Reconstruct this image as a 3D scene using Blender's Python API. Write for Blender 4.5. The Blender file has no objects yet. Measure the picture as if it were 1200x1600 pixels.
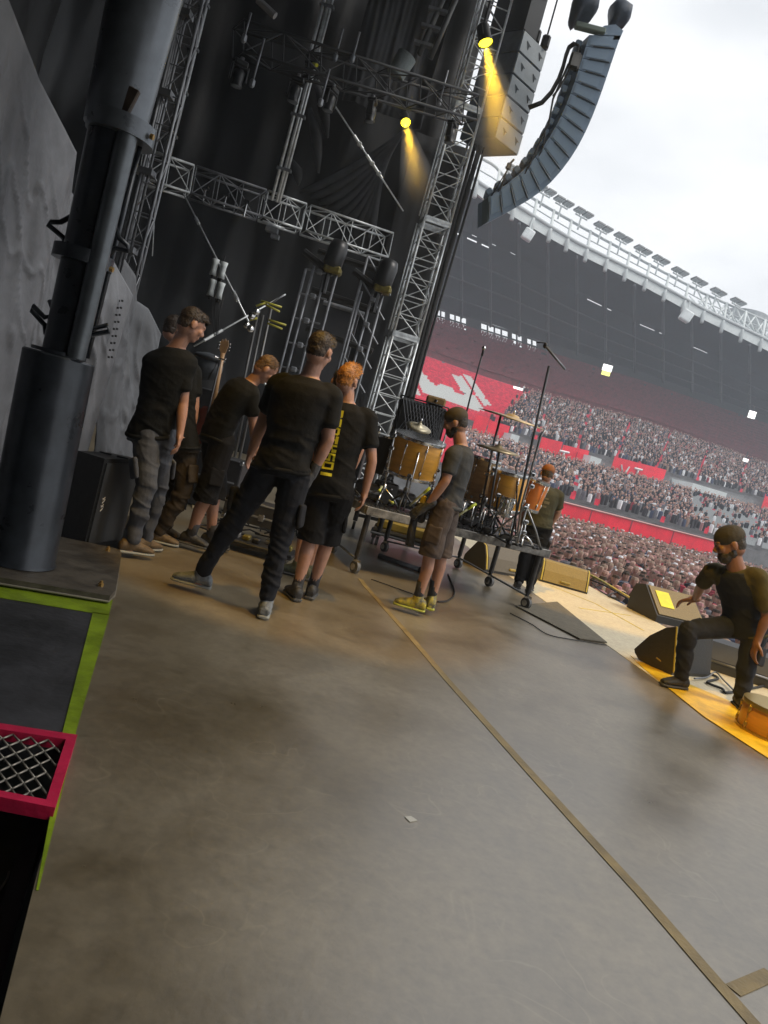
import bpy, math, random
from mathutils import Vector, Matrix, noise
# ---------------------------------------------------------------- camera, world, lights, exposure
SC = bpy.context.scene
COL = SC.collection
CZ = 1.3; FPX = 1150.0
PITCH = math.radians(5.0); ROLL = math.radians(15.5)
CAMM = Matrix.Rotation(math.pi/2-PITCH, 4, 'X') @ Matrix.Rotation(ROLL, 4, 'Z')
cd = bpy.data.cameras.new('camera'); cam = bpy.data.objects.new('camera', cd); COL.objects.link(cam)
cam.matrix_world = Matrix.Translation((0, 0, CZ)) @ CAMM
cd.sensor_fit = 'VERTICAL'; cd.sensor_height = 32; cd.sensor_width = 24; cd.lens = 32*FPX/1600
cd.clip_start = 0.05; cd.clip_end = 2000
SC.camera = cam
SUN_EL = math.radians(52); SUN_AZ = math.radians(100)   # azimuth clockwise from +Y
w = bpy.data.worlds.new('World'); SC.world = w; w.use_nodes = True
nt = w.node_tree; nt.nodes.clear(); N = nt.nodes.new; L = nt.links.new
out = N('ShaderNodeOutputWorld'); bg = N('ShaderNodeBackground'); sky = N('ShaderNodeTexSky')
sky.sky_type = 'NISHITA'; sky.sun_disc = False; sky.sun_elevation = SUN_EL; sky.sun_rotation = SUN_AZ
sky.air_density = 1.0; sky.dust_density = 4.0
bg.inputs['Strength'].default_value = 0.125
tc = N('ShaderNodeTexCoord'); mp = N('ShaderNodeMapping'); mp.inputs['Scale'].default_value = (1.3, 1.3, 3.2)
nz = N('ShaderNodeTexNoise'); nz.inputs['Scale'].default_value = 1.7; nz.inputs['Detail'].default_value = 7; nz.inputs['Roughness'].default_value = .52
rp = N('ShaderNodeValToRGB')
rp.color_ramp.elements[0].position = .38; rp.color_ramp.elements[0].color = (4.7, 4.85, 5.0, 1)
rp.color_ramp.elements[1].position = .64; rp.color_ramp.elements[1].color = (6.5, 6.55, 6.6, 1)
mx = N('ShaderNodeMixRGB'); mx.inputs[0].default_value = .93
L(tc.outputs['Generated'], mp.inputs['Vector']); L(mp.outputs[0], nz.inputs['Vector']); L(nz.outputs['Fac'], rp.inputs[0])
L(sky.outputs[0], mx.inputs[1]); L(rp.outputs[0], mx.inputs[2]); L(mx.outputs[0], bg.inputs['Color']); L(bg.outputs[0], out.inputs[0])
sd = bpy.data.lights.new('sun', 'SUN'); sd.energy = 1.3; sd.angle = math.radians(22); sd.color = (1, .95, .88)
sun = bpy.data.objects.new('sun', sd); COL.objects.link(sun); sun.location = (60, -10, 80)
sun.rotation_euler = (math.pi/2-SUN_EL, 0, -SUN_AZ+math.pi)
sdir = Vector((math.sin(SUN_AZ)*math.cos(SUN_EL), math.cos(SUN_AZ)*math.cos(SUN_EL), math.sin(SUN_EL)))
sun.rotation_euler = sdir.to_track_quat('Z', 'Y').to_euler()
SC.view_settings.view_transform = 'Standard'; SC.view_settings.look = 'None'
SC.view_settings.exposure = 0.6; SC.view_settings.gamma = 1
SC.render.engine = 'CYCLES'
SC.cycles.volume_bounces = 1; SC.cycles.max_bounces = 8; SC.cycles.use_denoising = True
SC.cycles.sample_clamp_indirect = 4

# ---------------------------------------------------------------- helpers
V = Vector
def ray(x, y): return CAMM.to_3x3() @ V(((x-600)/FPX, (800-y)/FPX, -1))
def P(x, y, Y):            # photo pixel at depth Y (metres ahead) -> world point
    d = ray(x, y); return d*(Y/d.y) + V((0, 0, CZ))
def G(x, y, z=0.0):        # photo pixel -> point on a level
    d = ray(x, y); return d*((z-CZ)/d.z) + V((0, 0, CZ))
def ppm(Y): return FPX/Y
RND = random.Random(7)

class MB:
    def __init__(s): s.v = []; s.f = []; s.c = None
    def add(s, vs, fs):
        o = len(s.v); s.v += [tuple(p) for p in vs]; s.f += [tuple(i+o for i in f) for f in fs]; return s
    def box(s, c, size, rot=None, tz=1.0, off=(0, 0)):
        hx, hy, hz = [a/2 for a in size]; c = V(c); m = rot or Matrix.Identity(3)
        pts = [V((-hx, -hy, -hz)), V((hx, -hy, -hz)), V((hx, hy, -hz)), V((-hx, hy, -hz)),
               V((-hx*tz+off[0], -hy*tz+off[1], hz)), V((hx*tz+off[0], -hy*tz+off[1], hz)), V((hx*tz+off[0], hy*tz+off[1], hz)), V((-hx*tz+off[0], hy*tz+off[1], hz))]
        return s.add([c+m@p for p in pts], [(0, 3, 2, 1), (4, 5, 6, 7), (0, 1, 5, 4), (1, 2, 6, 5), (2, 3, 7, 6), (3, 0, 4, 7)])
    def bbox(s, c, size, b=.01, rot=None):     # bevelled box: chamfered edges
        hx, hy, hz = [a/2 for a in size]; c = V(c); m = rot or Matrix.Identity(3); b = min(b, hx*.9, hy*.9, hz*.9)
        pts = []; idx = {}
        for sx in (-1, 1):
            for sy in (-1, 1):
                for sz in (-1, 1):
                    for k in range(3):
                        q = [sx*(hx-b), sy*(hy-b), sz*(hz-b)]; q[k] = (sx*hx, sy*hy, sz*hz)[k]
                        idx[(sx, sy, sz, k)] = len(pts); pts.append(c+m@V(q))
        fs = []
        for k in range(3):
            a, b2 = [i for i in range(3) if i != k]
            for sg in (-1, 1):
                def key(u, v_):
                    t = [0, 0, 0]; t[k] = sg; t[a] = u; t[b2] = v_; return idx[(t[0], t[1], t[2], k)]
                fs.append((key(-1, -1), key(1, -1), key(1, 1), key(-1, 1)))
        for k in range(3):        # edges along axis k
            a, b2 = [i for i in range(3) if i != k]
            for u in (-1, 1):
                for v_ in (-1, 1):
                    def kk(e, kax):
                        t = [0, 0, 0]; t[k] = e; t[a] = u; t[b2] = v_; return idx[(t[0], t[1], t[2], kax)]
                    fs.append((kk(-1, a), kk(1, a), kk(1, b2), kk(-1, b2)))
        for sx in (-1, 1):
            for sy in (-1, 1):
                for sz in (-1, 1): fs.append((idx[(sx, sy, sz, 0)], idx[(sx, sy, sz, 1)], idx[(sx, sy, sz, 2)]))
        return s.add(pts, fs)
    def cyl(s, p0, p1, r0, r1=None, n=10, caps=True):
        p0, p1 = V(p0), V(p1); r1 = r0 if r1 is None else r1
        d = (p1-p0); 
        if d.length < 1e-6: return s
        q = d.to_track_quat('Z', 'Y').to_matrix()
        a, b = q@V((1, 0, 0)), q@V((0, 1, 0)); vs = []
        for p, r in ((p0, r0), (p1, r1)):
            for i in range(n):
                t = 2*math.pi*i/n; vs.append(p+a*(r*math.cos(t))+b*(r*math.sin(t)))
        fs = [(i, (i+1) % n, n+(i+1) % n, n+i) for i in range(n)]
        if caps: fs += [tuple(range(n-1, -1, -1)), tuple(range(n, 2*n))]
        return s.add(vs, fs)
    def tube(s, pts, r, n=8):
        pts = [V(p) for p in pts]; rings = []; vs = []; up = V((0, 0, 1)); prev = None
        for i, p in enumerate(pts):
            d = (pts[min(i+1, len(pts)-1)]-pts[max(i-1, 0)]).normalized()
            if prev is None: a = d.orthogonal().normalized()
            else:
                a = (prev-d*prev.dot(d)); a = a.normalized() if a.length > 1e-6 else d.orthogonal().normalized()
            prev = a; b = d.cross(a); rr = r[i] if isinstance(r, (list, tuple)) else r
            vs += [p+a*(rr*math.cos(2*math.pi*k/n))+b*(rr*math.sin(2*math.pi*k/n)) for k in range(n)]
        fs = []
        for i in range(len(pts)-1):
            fs += [(i*n+k, i*n+(k+1) % n, (i+1)*n+(k+1) % n, (i+1)*n+k) for k in range(n)]
        fs += [tuple(range(n-1, -1, -1)), tuple(range((len(pts)-1)*n, len(pts)*n))]
        return s.add(vs, fs)
    def ell(s, c, r, rot=None, nu=14, nv=9):
        c = V(c); m = rot or Matrix.Identity(3); vs = [c+m@V((0, 0, r[2]))]
        for j in range(1, nv):
            t = math.pi*j/nv
            for i in range(nu):
                a = 2*math.pi*i/nu; vs.append(c+m@V((r[0]*math.sin(t)*math.cos(a), r[1]*math.sin(t)*math.sin(a), r[2]*math.cos(t))))
        vs.append(c+m@V((0, 0, -r[2]))); fs = [(0, 1+i, 1+(i+1) % nu) for i in range(nu)]
        for j in range(nv-2):
            o = 1+j*nu; fs += [(o+i, o+nu+i, o+nu+(i+1) % nu, o+(i+1) % nu) for i in range(nu)]
        o = 1+(nv-2)*nu; fs += [(o+(i+1) % nu, o+i, len(vs)-1) for i in range(nu)]
        return s.add(vs, fs)
    def loft(s, secs, n=18, caps=True):        # secs: (centre, axisA*ra, axisB*rb)
        vs = []
        for c, a, b in secs: vs += [V(c)+V(a)*math.cos(2*math.pi*i/n)+V(b)*math.sin(2*math.pi*i/n) for i in range(n)]
        fs = []
        for j in range(len(secs)-1): fs += [(j*n+i, j*n+(i+1) % n, (j+1)*n+(i+1) % n, (j+1)*n+i) for i in range(n)]
        if caps: fs += [tuple(range(n-1, -1, -1)), tuple(range((len(secs)-1)*n, len(secs)*n))]
        return s.add(vs, fs)
    def lathe(s, c, axis, prof, n=32):         # prof: (radius, height)
        q = V(axis).to_track_quat('Z', 'Y').to_matrix(); c = V(c)
        return s.loft([(c+q@V((0, 0, h)), q@V((r, 0, 0)), q@V((0, r, 0))) for r, h in prof], n)
    def prism(s, poly, ext):                   # poly: world points of one planar outline, ext: vector
        n = len(poly); e = V(ext); vs = [V(p) for p in poly]+[V(p)+e for p in poly]
        return s.add(vs, [tuple(range(n-1, -1, -1)), tuple(range(n, 2*n))]+[(i, (i+1) % n, n+(i+1) % n, n+i) for i in range(n)])
    def grid(s, fn, nu, nv):
        vs = [fn(i/nu, j/nv) for j in range(nv+1) for i in range(nu+1)]
        return s.add(vs, [(j*(nu+1)+i, j*(nu+1)+i+1, (j+1)*(nu+1)+i+1, (j+1)*(nu+1)+i) for j in range(nv) for i in range(nu)])

def tag(o, label=None, cat=None, group=None, kind=None):
    for k, v in (('label', label), ('category', cat), ('group', group), ('kind', kind)):
        if v: o[k] = v
    return o
def wloc(o):
    l = V((0, 0, 0))
    while o is not None: l += o.location; o = o.parent
    return l
def thing(name, label, cat, loc=(0, 0, 0), group=None):
    o = bpy.data.objects.new(name, None); COL.objects.link(o); o.location = loc; o.empty_display_size = .1
    return tag(o, label, cat, group)
def mk(name, mb, mat, parent=None, smooth=False, loc=None, label=None, thick=0):
    """mesh given in world coordinates -> one object (child of parent, or with its origin at loc)"""
    base = wloc(parent) if parent is not None else (V(loc) if loc is not None else V((0, 0, 0)))
    me = bpy.data.meshes.new(name)
    me.from_pydata([(p[0]-base.x, p[1]-base.y, p[2]-base.z) for p in mb.v], [], mb.f)
    if mat: me.materials.append(mat)
    if smooth is True: me.polygons.foreach_set('use_smooth', [True]*len(me.polygons))
    elif smooth: 
        me.polygons.foreach_set('use_smooth', [True]*len(me.polygons)); me.set_sharp_from_angle(angle=math.radians(smooth))
    me.update()
    o = bpy.data.objects.new(name, me); COL.objects.link(o)
    if parent is not None: o.parent = parent
    elif loc is not None: o.location = loc
    if label: o['label'] = label
    if thick:
        md = o.modifiers.new('thickness', 'SOLIDIFY'); md.thickness = thick
    return o
def solo(name, mb, mat, label, cat, group=None, kind=None, smooth=40, loc=None, thick=0):
    if loc is None:
        loc = (sum(p[0] for p in mb.v)/len(mb.v), sum(p[1] for p in mb.v)/len(mb.v), min(p[2] for p in mb.v))
    return tag(mk(name, mb, mat, None, smooth, loc, thick=thick), label, cat, group, kind)
def copy_tree(o, parent=None):
    c = o.copy(); COL.objects.link(c); c.parent = parent
    for ch in [x for x in COL.objects if x.parent == o]: copy_tree(ch, c)
    return c
def lin(c):
    return tuple(((x/255)/12.92 if x/255 <= .04045 else ((x/255+.055)/1.055)**2.4) for x in c)
MATS = {}
def mat(name, col, rough=.6, metal=0, var=0, scale=8, bump=0, bscale=30, col2=None, sheen=0, emit=None, es=1, stretch=(1, 1, 1), spec=.5, alpha=None):
    if name in MATS: return MATS[name]
    m = bpy.data.materials.new(name); MATS[name] = m; m.use_nodes = True; t = m.node_tree; b = t.nodes['Principled BSDF']
    b.inputs['Base Color'].default_value = (*col, 1); b.inputs['Roughness'].default_value = rough; b.inputs['Metallic'].default_value = metal
    b.inputs['Specular IOR Level'].default_value = spec
    if sheen: b.inputs['Sheen Weight'].default_value = sheen
    if emit: b.inputs['Emission Color'].default_value = (*emit, 1); b.inputs['Emission Strength'].default_value = es
    if var or bump or col2:
        tcn = t.nodes.new('ShaderNodeTexCoord'); mp_ = t.nodes.new('ShaderNodeMapping'); mp_.inputs['Scale'].default_value = stretch
        t.links.new(tcn.outputs['Object'], mp_.inputs[0])
    if var or col2:
        nn = t.nodes.new('ShaderNodeTexNoise'); nn.inputs['Scale'].default_value = scale; nn.inputs['Detail'].default_value = 6; nn.inputs['Roughness'].default_value = .62
        t.links.new(mp_.outputs[0], nn.inputs['Vector'])
        r = t.nodes.new('ShaderNodeValToRGB'); c2 = col2 or tuple(min(1, x*(1+var)) for x in col); c1 = col if col2 else tuple(x*(1-var) for x in col)
        r.color_ramp.elements[0].position = .36; r.color_ramp.elements[0].color = (*c1, 1)
        r.color_ramp.elements[1].position = .64; r.color_ramp.elements[1].color = (*c2, 1)
        t.links.new(nn.outputs['Fac'], r.inputs[0]); t.links.new(r.outputs[0], b.inputs['Base Color'])
        mr = t.nodes.new('ShaderNodeMapRange'); mr.inputs['To Min'].default_value = max(.05, rough-.12); mr.inputs['To Max'].default_value = min(1, rough+.12)
        t.links.new(nn.outputs['Fac'], mr.inputs['Value']); t.links.new(mr.outputs[0], b.inputs['Roughness'])
    if bump:
        n2 = t.nodes.new('ShaderNodeTexNoise'); n2.inputs['Scale'].default_value = bscale; n2.inputs['Detail'].default_value = 5
        bp = t.nodes.new('ShaderNodeBump'); bp.inputs['Strength'].default_value = bump; bp.inputs['Distance'].default_value = .02
        t.links.new(mp_.outputs[0], n2.inputs['Vector']); t.links.new(n2.outputs['Fac'], bp.inputs['Height']); t.links.new(bp.outputs[0], b.inputs['Normal'])
    return m
alu = mat('aluminium', (.62, .65, .67), .4, .5, .25, 6)
dalu = mat('dull_aluminium', (.20, .21, .23), .5, .5, .3, 5)
black = mat('black_metal', (.018, .018, .02), .45, .2, .3, 12)
rubber = mat('black_rubber', (.014, .014, .014), .7, 0, .3, 20)
chrome = mat('chrome', (.62, .62, .62), .18, 1, .15, 30)
bdrape = mat('black_drape', (.0055, .0062, .008), .66, 0, .35, 1.2, .9, 2.2, stretch=(1, 1, .5))
hivis = mat('yellow_tape', (.62, .60, .03), .5, 0, .15, 20)
def truss(a, b, width, up, r=.025, br=.012, bay=None, name='truss_section', label='', group=None, m=None, ladder=False, cat='truss', tri=False):
    """square lattice truss from a to b"""
    a, b = V(a), V(b); d = (b-a).normalized(); up = V(up); up = (up-d*up.dot(d)).normalized(); sd = d.cross(up)
    h = width/2; m = m or alu; bay = bay or width; n = max(1, round((b-a).length/bay)); st = (b-a)/n
    cs = [up*h+sd*h, up*h-sd*h, -up*h-sd*h, -up*h+sd*h]
    if ladder: cs = [up*h, -up*h]
    t = thing(name, label, cat, a if a.z < b.z else b, group)
    for c in cs: mk('chord', MB().cyl(a+c, b+c, r, n=8), m, t, True)
    w_ = MB()
    for i in range(n):
        p = a+st*i; q = p+st
        for k in range(len(cs) if not ladder else 1):
            c0, c1 = cs[k], cs[(k+1) % len(cs)]
            if (i+k) % 2: w_.cyl(p+c0, q+c1, br, n=6, caps=False)
            else: w_.cyl(p+c1, q+c0, br, n=6, caps=False)
            w_.cyl(p+c0, p+c1, br, n=6, caps=False)
    for k in range(len(cs)): w_.cyl(b+cs[k], b+cs[(k+1) % len(cs)], br, n=6, caps=False)
    mk('bracing', w_, m, t, True)
    return t
# ---------------------------------------------------------------- stage and ground
def floor_mat(name, c1, c2, rough, scuff=.5):
    m = bpy.data.materials.new(name); m.use_nodes = True; t = m.node_tree; b = t.nodes['Principled BSDF']; n = t.nodes.new; l = t.links.new
    tcn = n('ShaderNodeTexCoord')
    a = n('ShaderNodeTexNoise'); a.inputs['Scale'].default_value = 1.3; a.inputs['Detail'].default_value = 9; a.inputs['Roughness'].default_value = .6; a.inputs['Distortion'].default_value = .4
    l(tcn.outputs['Object'], a.inputs['Vector'])
    r = n('ShaderNodeValToRGB'); r.color_ramp.elements[0].position = .2; r.color_ramp.elements[0].color = (*c1, 1); r.color_ramp.elements[1].position = .80; r.color_ramp.elements[1].color = (*c2, 1)
    l(a.outputs['Fac'], r.inputs[0])
    # curved scuffs: thin bright ridges of a distorted noise
    s1 = n('ShaderNodeTexNoise'); s1.inputs['Scale'].default_value = 3.2; s1.inputs['Detail'].default_value = 1.5; s1.inputs['Distortion'].default_value = .9
    l(tcn.outputs['Object'], s1.inputs['Vector'])
    sb = n('ShaderNodeMath'); sb.operation = 'SUBTRACT'; sb.inputs[1].default_value = .5; l(s1.outputs['Fac'], sb.inputs[0])
    ab = n('ShaderNodeMath'); ab.operation = 'ABSOLUTE'; l(sb.outputs[0], ab.inputs[0])
    rs = n('ShaderNodeMapRange'); rs.inputs['From Min'].default_value = 0; rs.inputs['From Max'].default_value = .010; rs.inputs['To Min'].default_value = 1; rs.inputs['To Max'].default_value = 0; l(ab.outputs[0], rs.inputs['Value'])
    mk_ = n('ShaderNodeTexNoise'); mk_.inputs['Scale'].default_value = 2.1; mk_.inputs['Detail'].default_value = 4; l(tcn.outputs['Object'], mk_.inputs['Vector'])
    mr = n('ShaderNodeMapRange'); mr.inputs['From Min'].default_value = .42; mr.inputs['From Max'].default_value = .62; l(mk_.outputs['Fac'], mr.inputs['Value'])
    mu = n('ShaderNodeMath'); mu.operation = 'MULTIPLY'; l(rs.outputs[0], mu.inputs[0]); l(mr.outputs[0], mu.inputs[1])
    mu2 = n('ShaderNodeMath'); mu2.operation = 'MULTIPLY'; mu2.inputs[1].default_value = scuff; l(mu.outputs[0], mu2.inputs[0])
    fine = n('ShaderNodeTexNoise'); fine.inputs['Scale'].default_value = 22; fine.inputs['Detail'].default_value = 8; fine.inputs['Roughness'].default_value = .7; l(tcn.outputs['Object'], fine.inputs['Vector'])
    ov = n('ShaderNodeMixRGB'); ov.blend_type = 'OVERLAY'; ov.inputs[0].default_value = .6; l(r.outputs[0], ov.inputs[1]); l(fine.outputs['Fac'], ov.inputs[2])
    mx_ = n('ShaderNodeMixRGB'); mx_.inputs[2].default_value = (.44, .37, .24, 1); l(mu2.outputs[0], mx_.inputs[0]); l(ov.outputs[0], mx_.inputs[1]); l(mx_.outputs[0], b.inputs['Base Color'])
    rr = n('ShaderNodeMapRange'); rr.inputs['To Min'].default_value = rough-.12; rr.inputs['To Max'].default_value = rough+.16; l(a.outputs['Fac'], rr.inputs['Value']); l(rr.outputs[0], b.inputs['Roughness'])
    bp = n('ShaderNodeBump'); bp.inputs['Strength'].default_value = .25; bp.inputs['Distance'].default_value = .004; l(fine.outputs['Fac'], bp.inputs['Height']); l(bp.outputs[0], b.inputs['Normal'])
    return m
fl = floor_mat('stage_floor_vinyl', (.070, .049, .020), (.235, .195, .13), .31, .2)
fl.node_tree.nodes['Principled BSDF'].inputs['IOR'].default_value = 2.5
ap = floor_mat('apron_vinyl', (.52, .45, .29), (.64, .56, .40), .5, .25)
# edge of the stage at the camera's left: line from the plate corner to the lower left
e0 = G(190, 850); e1 = G(0, 1592); ed = (e0-e1).normalized()
EL = lambda s: e1+ed*s            # point along the left edge
fr = lambda Y: V((3.42+.19*(12.2-Y), Y, 0))      # downstage lip
bd = [G(880, 960), G(1000, 1043), G(1100, 1121), G(1200, 1186)]    # where the paler apron begins
bdir = (bd[-1]-bd[0]).normalized()
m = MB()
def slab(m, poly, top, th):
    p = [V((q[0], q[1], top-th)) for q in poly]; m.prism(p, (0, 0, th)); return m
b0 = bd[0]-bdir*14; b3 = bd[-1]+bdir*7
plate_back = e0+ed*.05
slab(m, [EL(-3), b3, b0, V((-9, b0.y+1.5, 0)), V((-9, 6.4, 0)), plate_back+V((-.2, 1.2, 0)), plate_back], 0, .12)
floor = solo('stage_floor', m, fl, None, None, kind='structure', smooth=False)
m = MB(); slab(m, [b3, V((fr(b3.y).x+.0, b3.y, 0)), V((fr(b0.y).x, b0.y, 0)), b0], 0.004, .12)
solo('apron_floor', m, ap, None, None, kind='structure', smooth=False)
m = MB(); slab(m, [V((fr(-8).x, -8, 0)), V((fr(-8).x-.06, -8, 0)), V((fr(24).x-.06, 24, 0)), V((fr(24).x, 24, 0))], -.13, 1.5)
solo('stage_front_wall', m, black, 'black fascia wall under the downstage edge facing the crowd', 'wall', smooth=False)
m = MB().add([(-400, -300, -1.95), (400, -300, -1.95), (400, 500, -1.95), (-400, 500, -1.95)], [(0, 1, 2, 3)])
solo('ground', m, mat('ground', (.09, .095, .085), .9, 0, .3, .3), None, None, kind='structure', smooth=False)
# tape marks on the floor
tape = mat('tan_tape', (.23, .165, .065), .5, 0, .25, 6, .2, 60)
def strip(name, pts, wd, z, mt, label, cat, th=.002):
    m = MB(); n = len(pts); vs = []
    for i, p in enumerate(pts):
        d = (V(pts[min(i+1, n-1)])-V(pts[max(i-1, 0)])); d.z = 0; d.normalize(); s = V((-d.y, d.x, 0))*wd/2
        for q in (p+s, p-s): vs.append((q.x, q.y, z))
    k = len(vs); vs += [(x, y, zz+th) for x, y, zz in vs]
    fs = [(2*i+k, 2*i+1+k, 2*i+3+k, 2*i+2+k) for i in range(n-1)]+[(2*i, 2*i+2, 2*i+2+k, 2*i+k) for i in range(n-1)]+[(2*i+1, 2*i+1+k, 2*i+3+k, 2*i+3) for i in range(n-1)]
    fs += [(0, k, k+1, 1), (k-2, k-1, 2*k-1, 2*k-2)]
    m.add(vs, fs); return solo(name, m, mt, label, cat, smooth=False)
tp = [G(563, 905)]+[G(*q) for q in ((570, 915), (640, 994), (700, 1064), (800, 1176), (900, 1287), (1000, 1396), (1100, 1512), (1200, 1626))]
strip('floor_tape', tp, .05, .001, tape, 'long tan tape line running across the bare stage floor to the lower right corner', 'tape')
strip('tape_mark', [G(1145, 1548), G(1205, 1522)], .05, .001, tape, 'short tan tape piece sticking out from the long tape line at the lower right', 'tape')
yt = mat('yellow_floor_tape', (.60, .47, .05), .5, 0, .2, 9)
strip('floor_tape', [G(860, 915, .004), G(930, 943, .004), G(1005, 985, .004)], .03, .005, yt, 'thin yellow tape line on the pale apron behind the front monitor wedges', 'tape')
strip('floor_tape', [G(905, 950, .004), G(985, 962, .004)], .025, .005, yt, 'thin yellow tape line crossing beside the rubber mat on the apron', 'tape')
m = MB(); slab(m, [G(805, 948), G(870, 942), G(948, 1006), G(905, 1000)], .018, .012)
solo('rubber_mat', m, mat('mat_rubber', (.12, .105, .075), .8, 0, .2, 12, .4, 80), 'flat tan rubber mat lying beside the drum riser castor', 'mat', smooth=False)
m = MB(); slab(m, [G(632, 1277), G(642, 1276), G(652, 1283), G(640, 1285)], .003, .002)
solo('paper_scrap', m, mat('paper', (.5, .48, .42), .8), 'tiny torn paper scrap lying alone on the middle of the stage floor', 'scrap', smooth=False)
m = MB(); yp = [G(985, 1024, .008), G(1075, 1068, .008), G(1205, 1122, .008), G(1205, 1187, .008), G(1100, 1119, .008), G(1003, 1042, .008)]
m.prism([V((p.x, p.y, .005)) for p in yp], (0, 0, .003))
solo('painted_yellow_light', m, mat('yellow_light_paint', (.72, .46, .02), .4, 0, .25, 5, .1, 30), 'broad patch of yellow stage light painted along the apron edge before the bending stagehand', 'painted light', smooth=False)  # yellow stage light on the apron, painted as a coloured sheet
# stage house: roof sheet, backdrop and wing drapes (they shade the stage)
def drape(name, pts, z0, z1, fold, amp, label, mt=bdrape, n=160, nv=24, seed=0, thick=.01):
    """hanging cloth along the plan polyline pts"""
    L_ = [0]
    for i in range(len(pts)-1): L_.append(L_[-1]+(V(pts[i+1])-V(pts[i])).length)
    T = L_[-1]
    def pt(s):
        for i in range(len(pts)-1):
            if s <= L_[i+1]+1e-6:
                t = (s-L_[i])/(L_[i+1]-L_[i]); return V(pts[i]).lerp(V(pts[i+1]), t), (V(pts[i+1])-V(pts[i])).normalized()
    def fn(u, v):
        p, d = pt(u*T); nrm = V((-d.y, d.x, 0)); s = u*T
        za = z0(u) if callable(z0) else z0; zb = z1(u) if callable(z1) else z1; z = za+(zb-za)*v
        w1 = noise.noise(V((s*fold*.5+seed, z*.15, seed)))*2+noise.noise(V((s*fold*1.7, z*.25+seed, 3)))*.7+noise.noise(V((s*.6, z*.6, seed+9)))*1.2
        return (p.x+nrm.x*w1*amp, p.y+nrm.y*w1*amp, z)
    m = MB().grid(fn, n, nv); return solo(name, m, mt, label, 'drape', smooth=True, thick=thick)
TW = P(600, 640, 20); TW.z = 0          # tower base
v_ = V((1, .19, 0)).normalized(); u_ = V((-.19, 1, 0)).normalized()
far0 = TW+u_*1.6+v_*.2; far1 = far0-v_*15
drape('backdrop', [far1, far0], -1.2, 17, 1.0, .22, 'huge black side drape with deep folds hanging behind the far trusses', n=260, nv=50, seed=4)
drape('wing_drape', [V((-7.2, 4.5, 0)), V((-7.0, 12, 0)), far1+V((4, 0, 0))], -1.2, 17, 1.4, .15, 'black upstage drape wall at the left edge behind the grey tarpaulin', n=160, seed=9)
m = MB(); rc = [V((-9, -5, 0)), V((2.2, -5, 0)), V((2.0, 8, 0)), V((1.6, 20.0, 0)), V((-12, 18.5, 0))]
m.prism([V((p.x, p.y, 7.2+.43*p.y)) for p in rc], (0, 0, .15))
solo('stage_roof', m, mat('roof_sheet', (.02, .022, .025), .8), 'black sheet roof high above the stage', 'roof', smooth=False)
drape('wing_drape', [V((-9, -5, 0)), V((3.4+.19*17, -5, 0))], -1.9, 15.4, 1.4, .15, 'black drape closing the near wing behind the viewer', n=60)
drape('wing_drape', [V((-9, -5, 0)), V((-9, 4.5, 0)), V((-7.2, 4.5, 0))], -1.9, 15.4, 1.4, .12, 'black drape closing the upstage side behind the viewer', n=60)

drape('added_border_drape', [V((2.2, -5, 0)), V((2.15, 3.6, 0))], 4.3, lambda u: 7.2+.43*(-5+8.6*u), 2, .05, 'unseen black border drape added along the near stage roof edge to shade the floor', n=60)  # added out of view to keep sky light off the left floor
drape('added_scrim_drape', [V((2.25, -5, 0)), V((2.25, .2, 0))], -.0, 4.3, 2, .04, 'unseen black side scrim added in the near downstage wing to darken the floor', n=50)  # unseen blocker, added to deepen the dark toward the lower left
# ---------------------------------------------------------------- stadium
def plan(a):      # plan curve y = a + .6 x - .0006 x^2
    return lambda r: solve_plan(a, r)
def solve_plan(a, r):        # r = horizontal ray direction -> point on the curve
    k = r.x/r.y; A = .0006*k*k; B = 1-.6*k; C = -a
    if abs(A) < 1e-9: y = a/B
    else: y = (-B+math.sqrt(B*B-4*A*C))/(2*A)
    return y
def ring(a, trace, xs):
    """photo outline of an edge of the bowl, placed on the plan curve a"""
    pts = []
    for x in xs:
        for i in range(len(trace)-1):
            if x <= trace[i+1][0] or i == len(trace)-2:
                (x0, y0), (x1, y1) = trace[i], trace[i+1]; y = y0+(y1-y0)*(x-x0)/(x1-x0); break
        d = ray(x, y); Y = solve_plan(a, d); pts.append(d*(Y/d.y)+V((0, 0, CZ)))
    return pts
XS = [520+i*7.5 for i in range(132)]          # 520 .. 1500
def smooth_tr(tr): return tr
trA0 = [(520, 712), (865, 806), (1108, 862), (1300, 905)]
trA1 = [(520, 688), (865, 784), (1108, 846), (1300, 893)]
trB = [(520, 614), (740, 687), (850, 719), (915, 735), (1035, 763), (1200, 806), (1300, 832)]
trC = [(520, 595), (740, 668), (850, 700), (915, 715), (1035, 745), (1200, 788), (1300, 815)]
trD = [(520, 520), (650, 562), (760, 600), (840, 625), (1000, 668), (1200, 735), (1300, 770)]
trD2 = [(520, 508), (650, 550), (760, 589), (840, 614), (1000, 659), (1200, 728), (1300, 763)]
trE = [(520, 455), (650, 496), (715, 515), (780, 535), (838, 553), (1000, 602), (1200, 670), (1300, 706)]
trF = [(520, 430), (650, 470), (715, 490), (780, 510), (838, 530), (1000, 580), (1200, 650), (1300, 687)]
trH = [(520, 250), (690, 345), (800, 395), (905, 455), (1000, 502), (1100, 545), (1200, 592), (1300, 640)]
trR0 = [(520, 150), (712, 277), (757, 312), (800, 337), (855, 370), (900, 395), (1010, 450), (1100, 500), (1187, 542), (1300, 600)]
trR1 = [(520, 130), (712, 258), (757, 291), (800, 316), (855, 351), (900, 378), (1010, 433), (1100, 483), (1187, 525), (1300, 584)]
trR2 = [(520, 100), (727, 234), (772, 258), (800, 290), (855, 324), (900, 350), (1010, 411), (1100, 459), (1187, 497), (1300, 550)]
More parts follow.
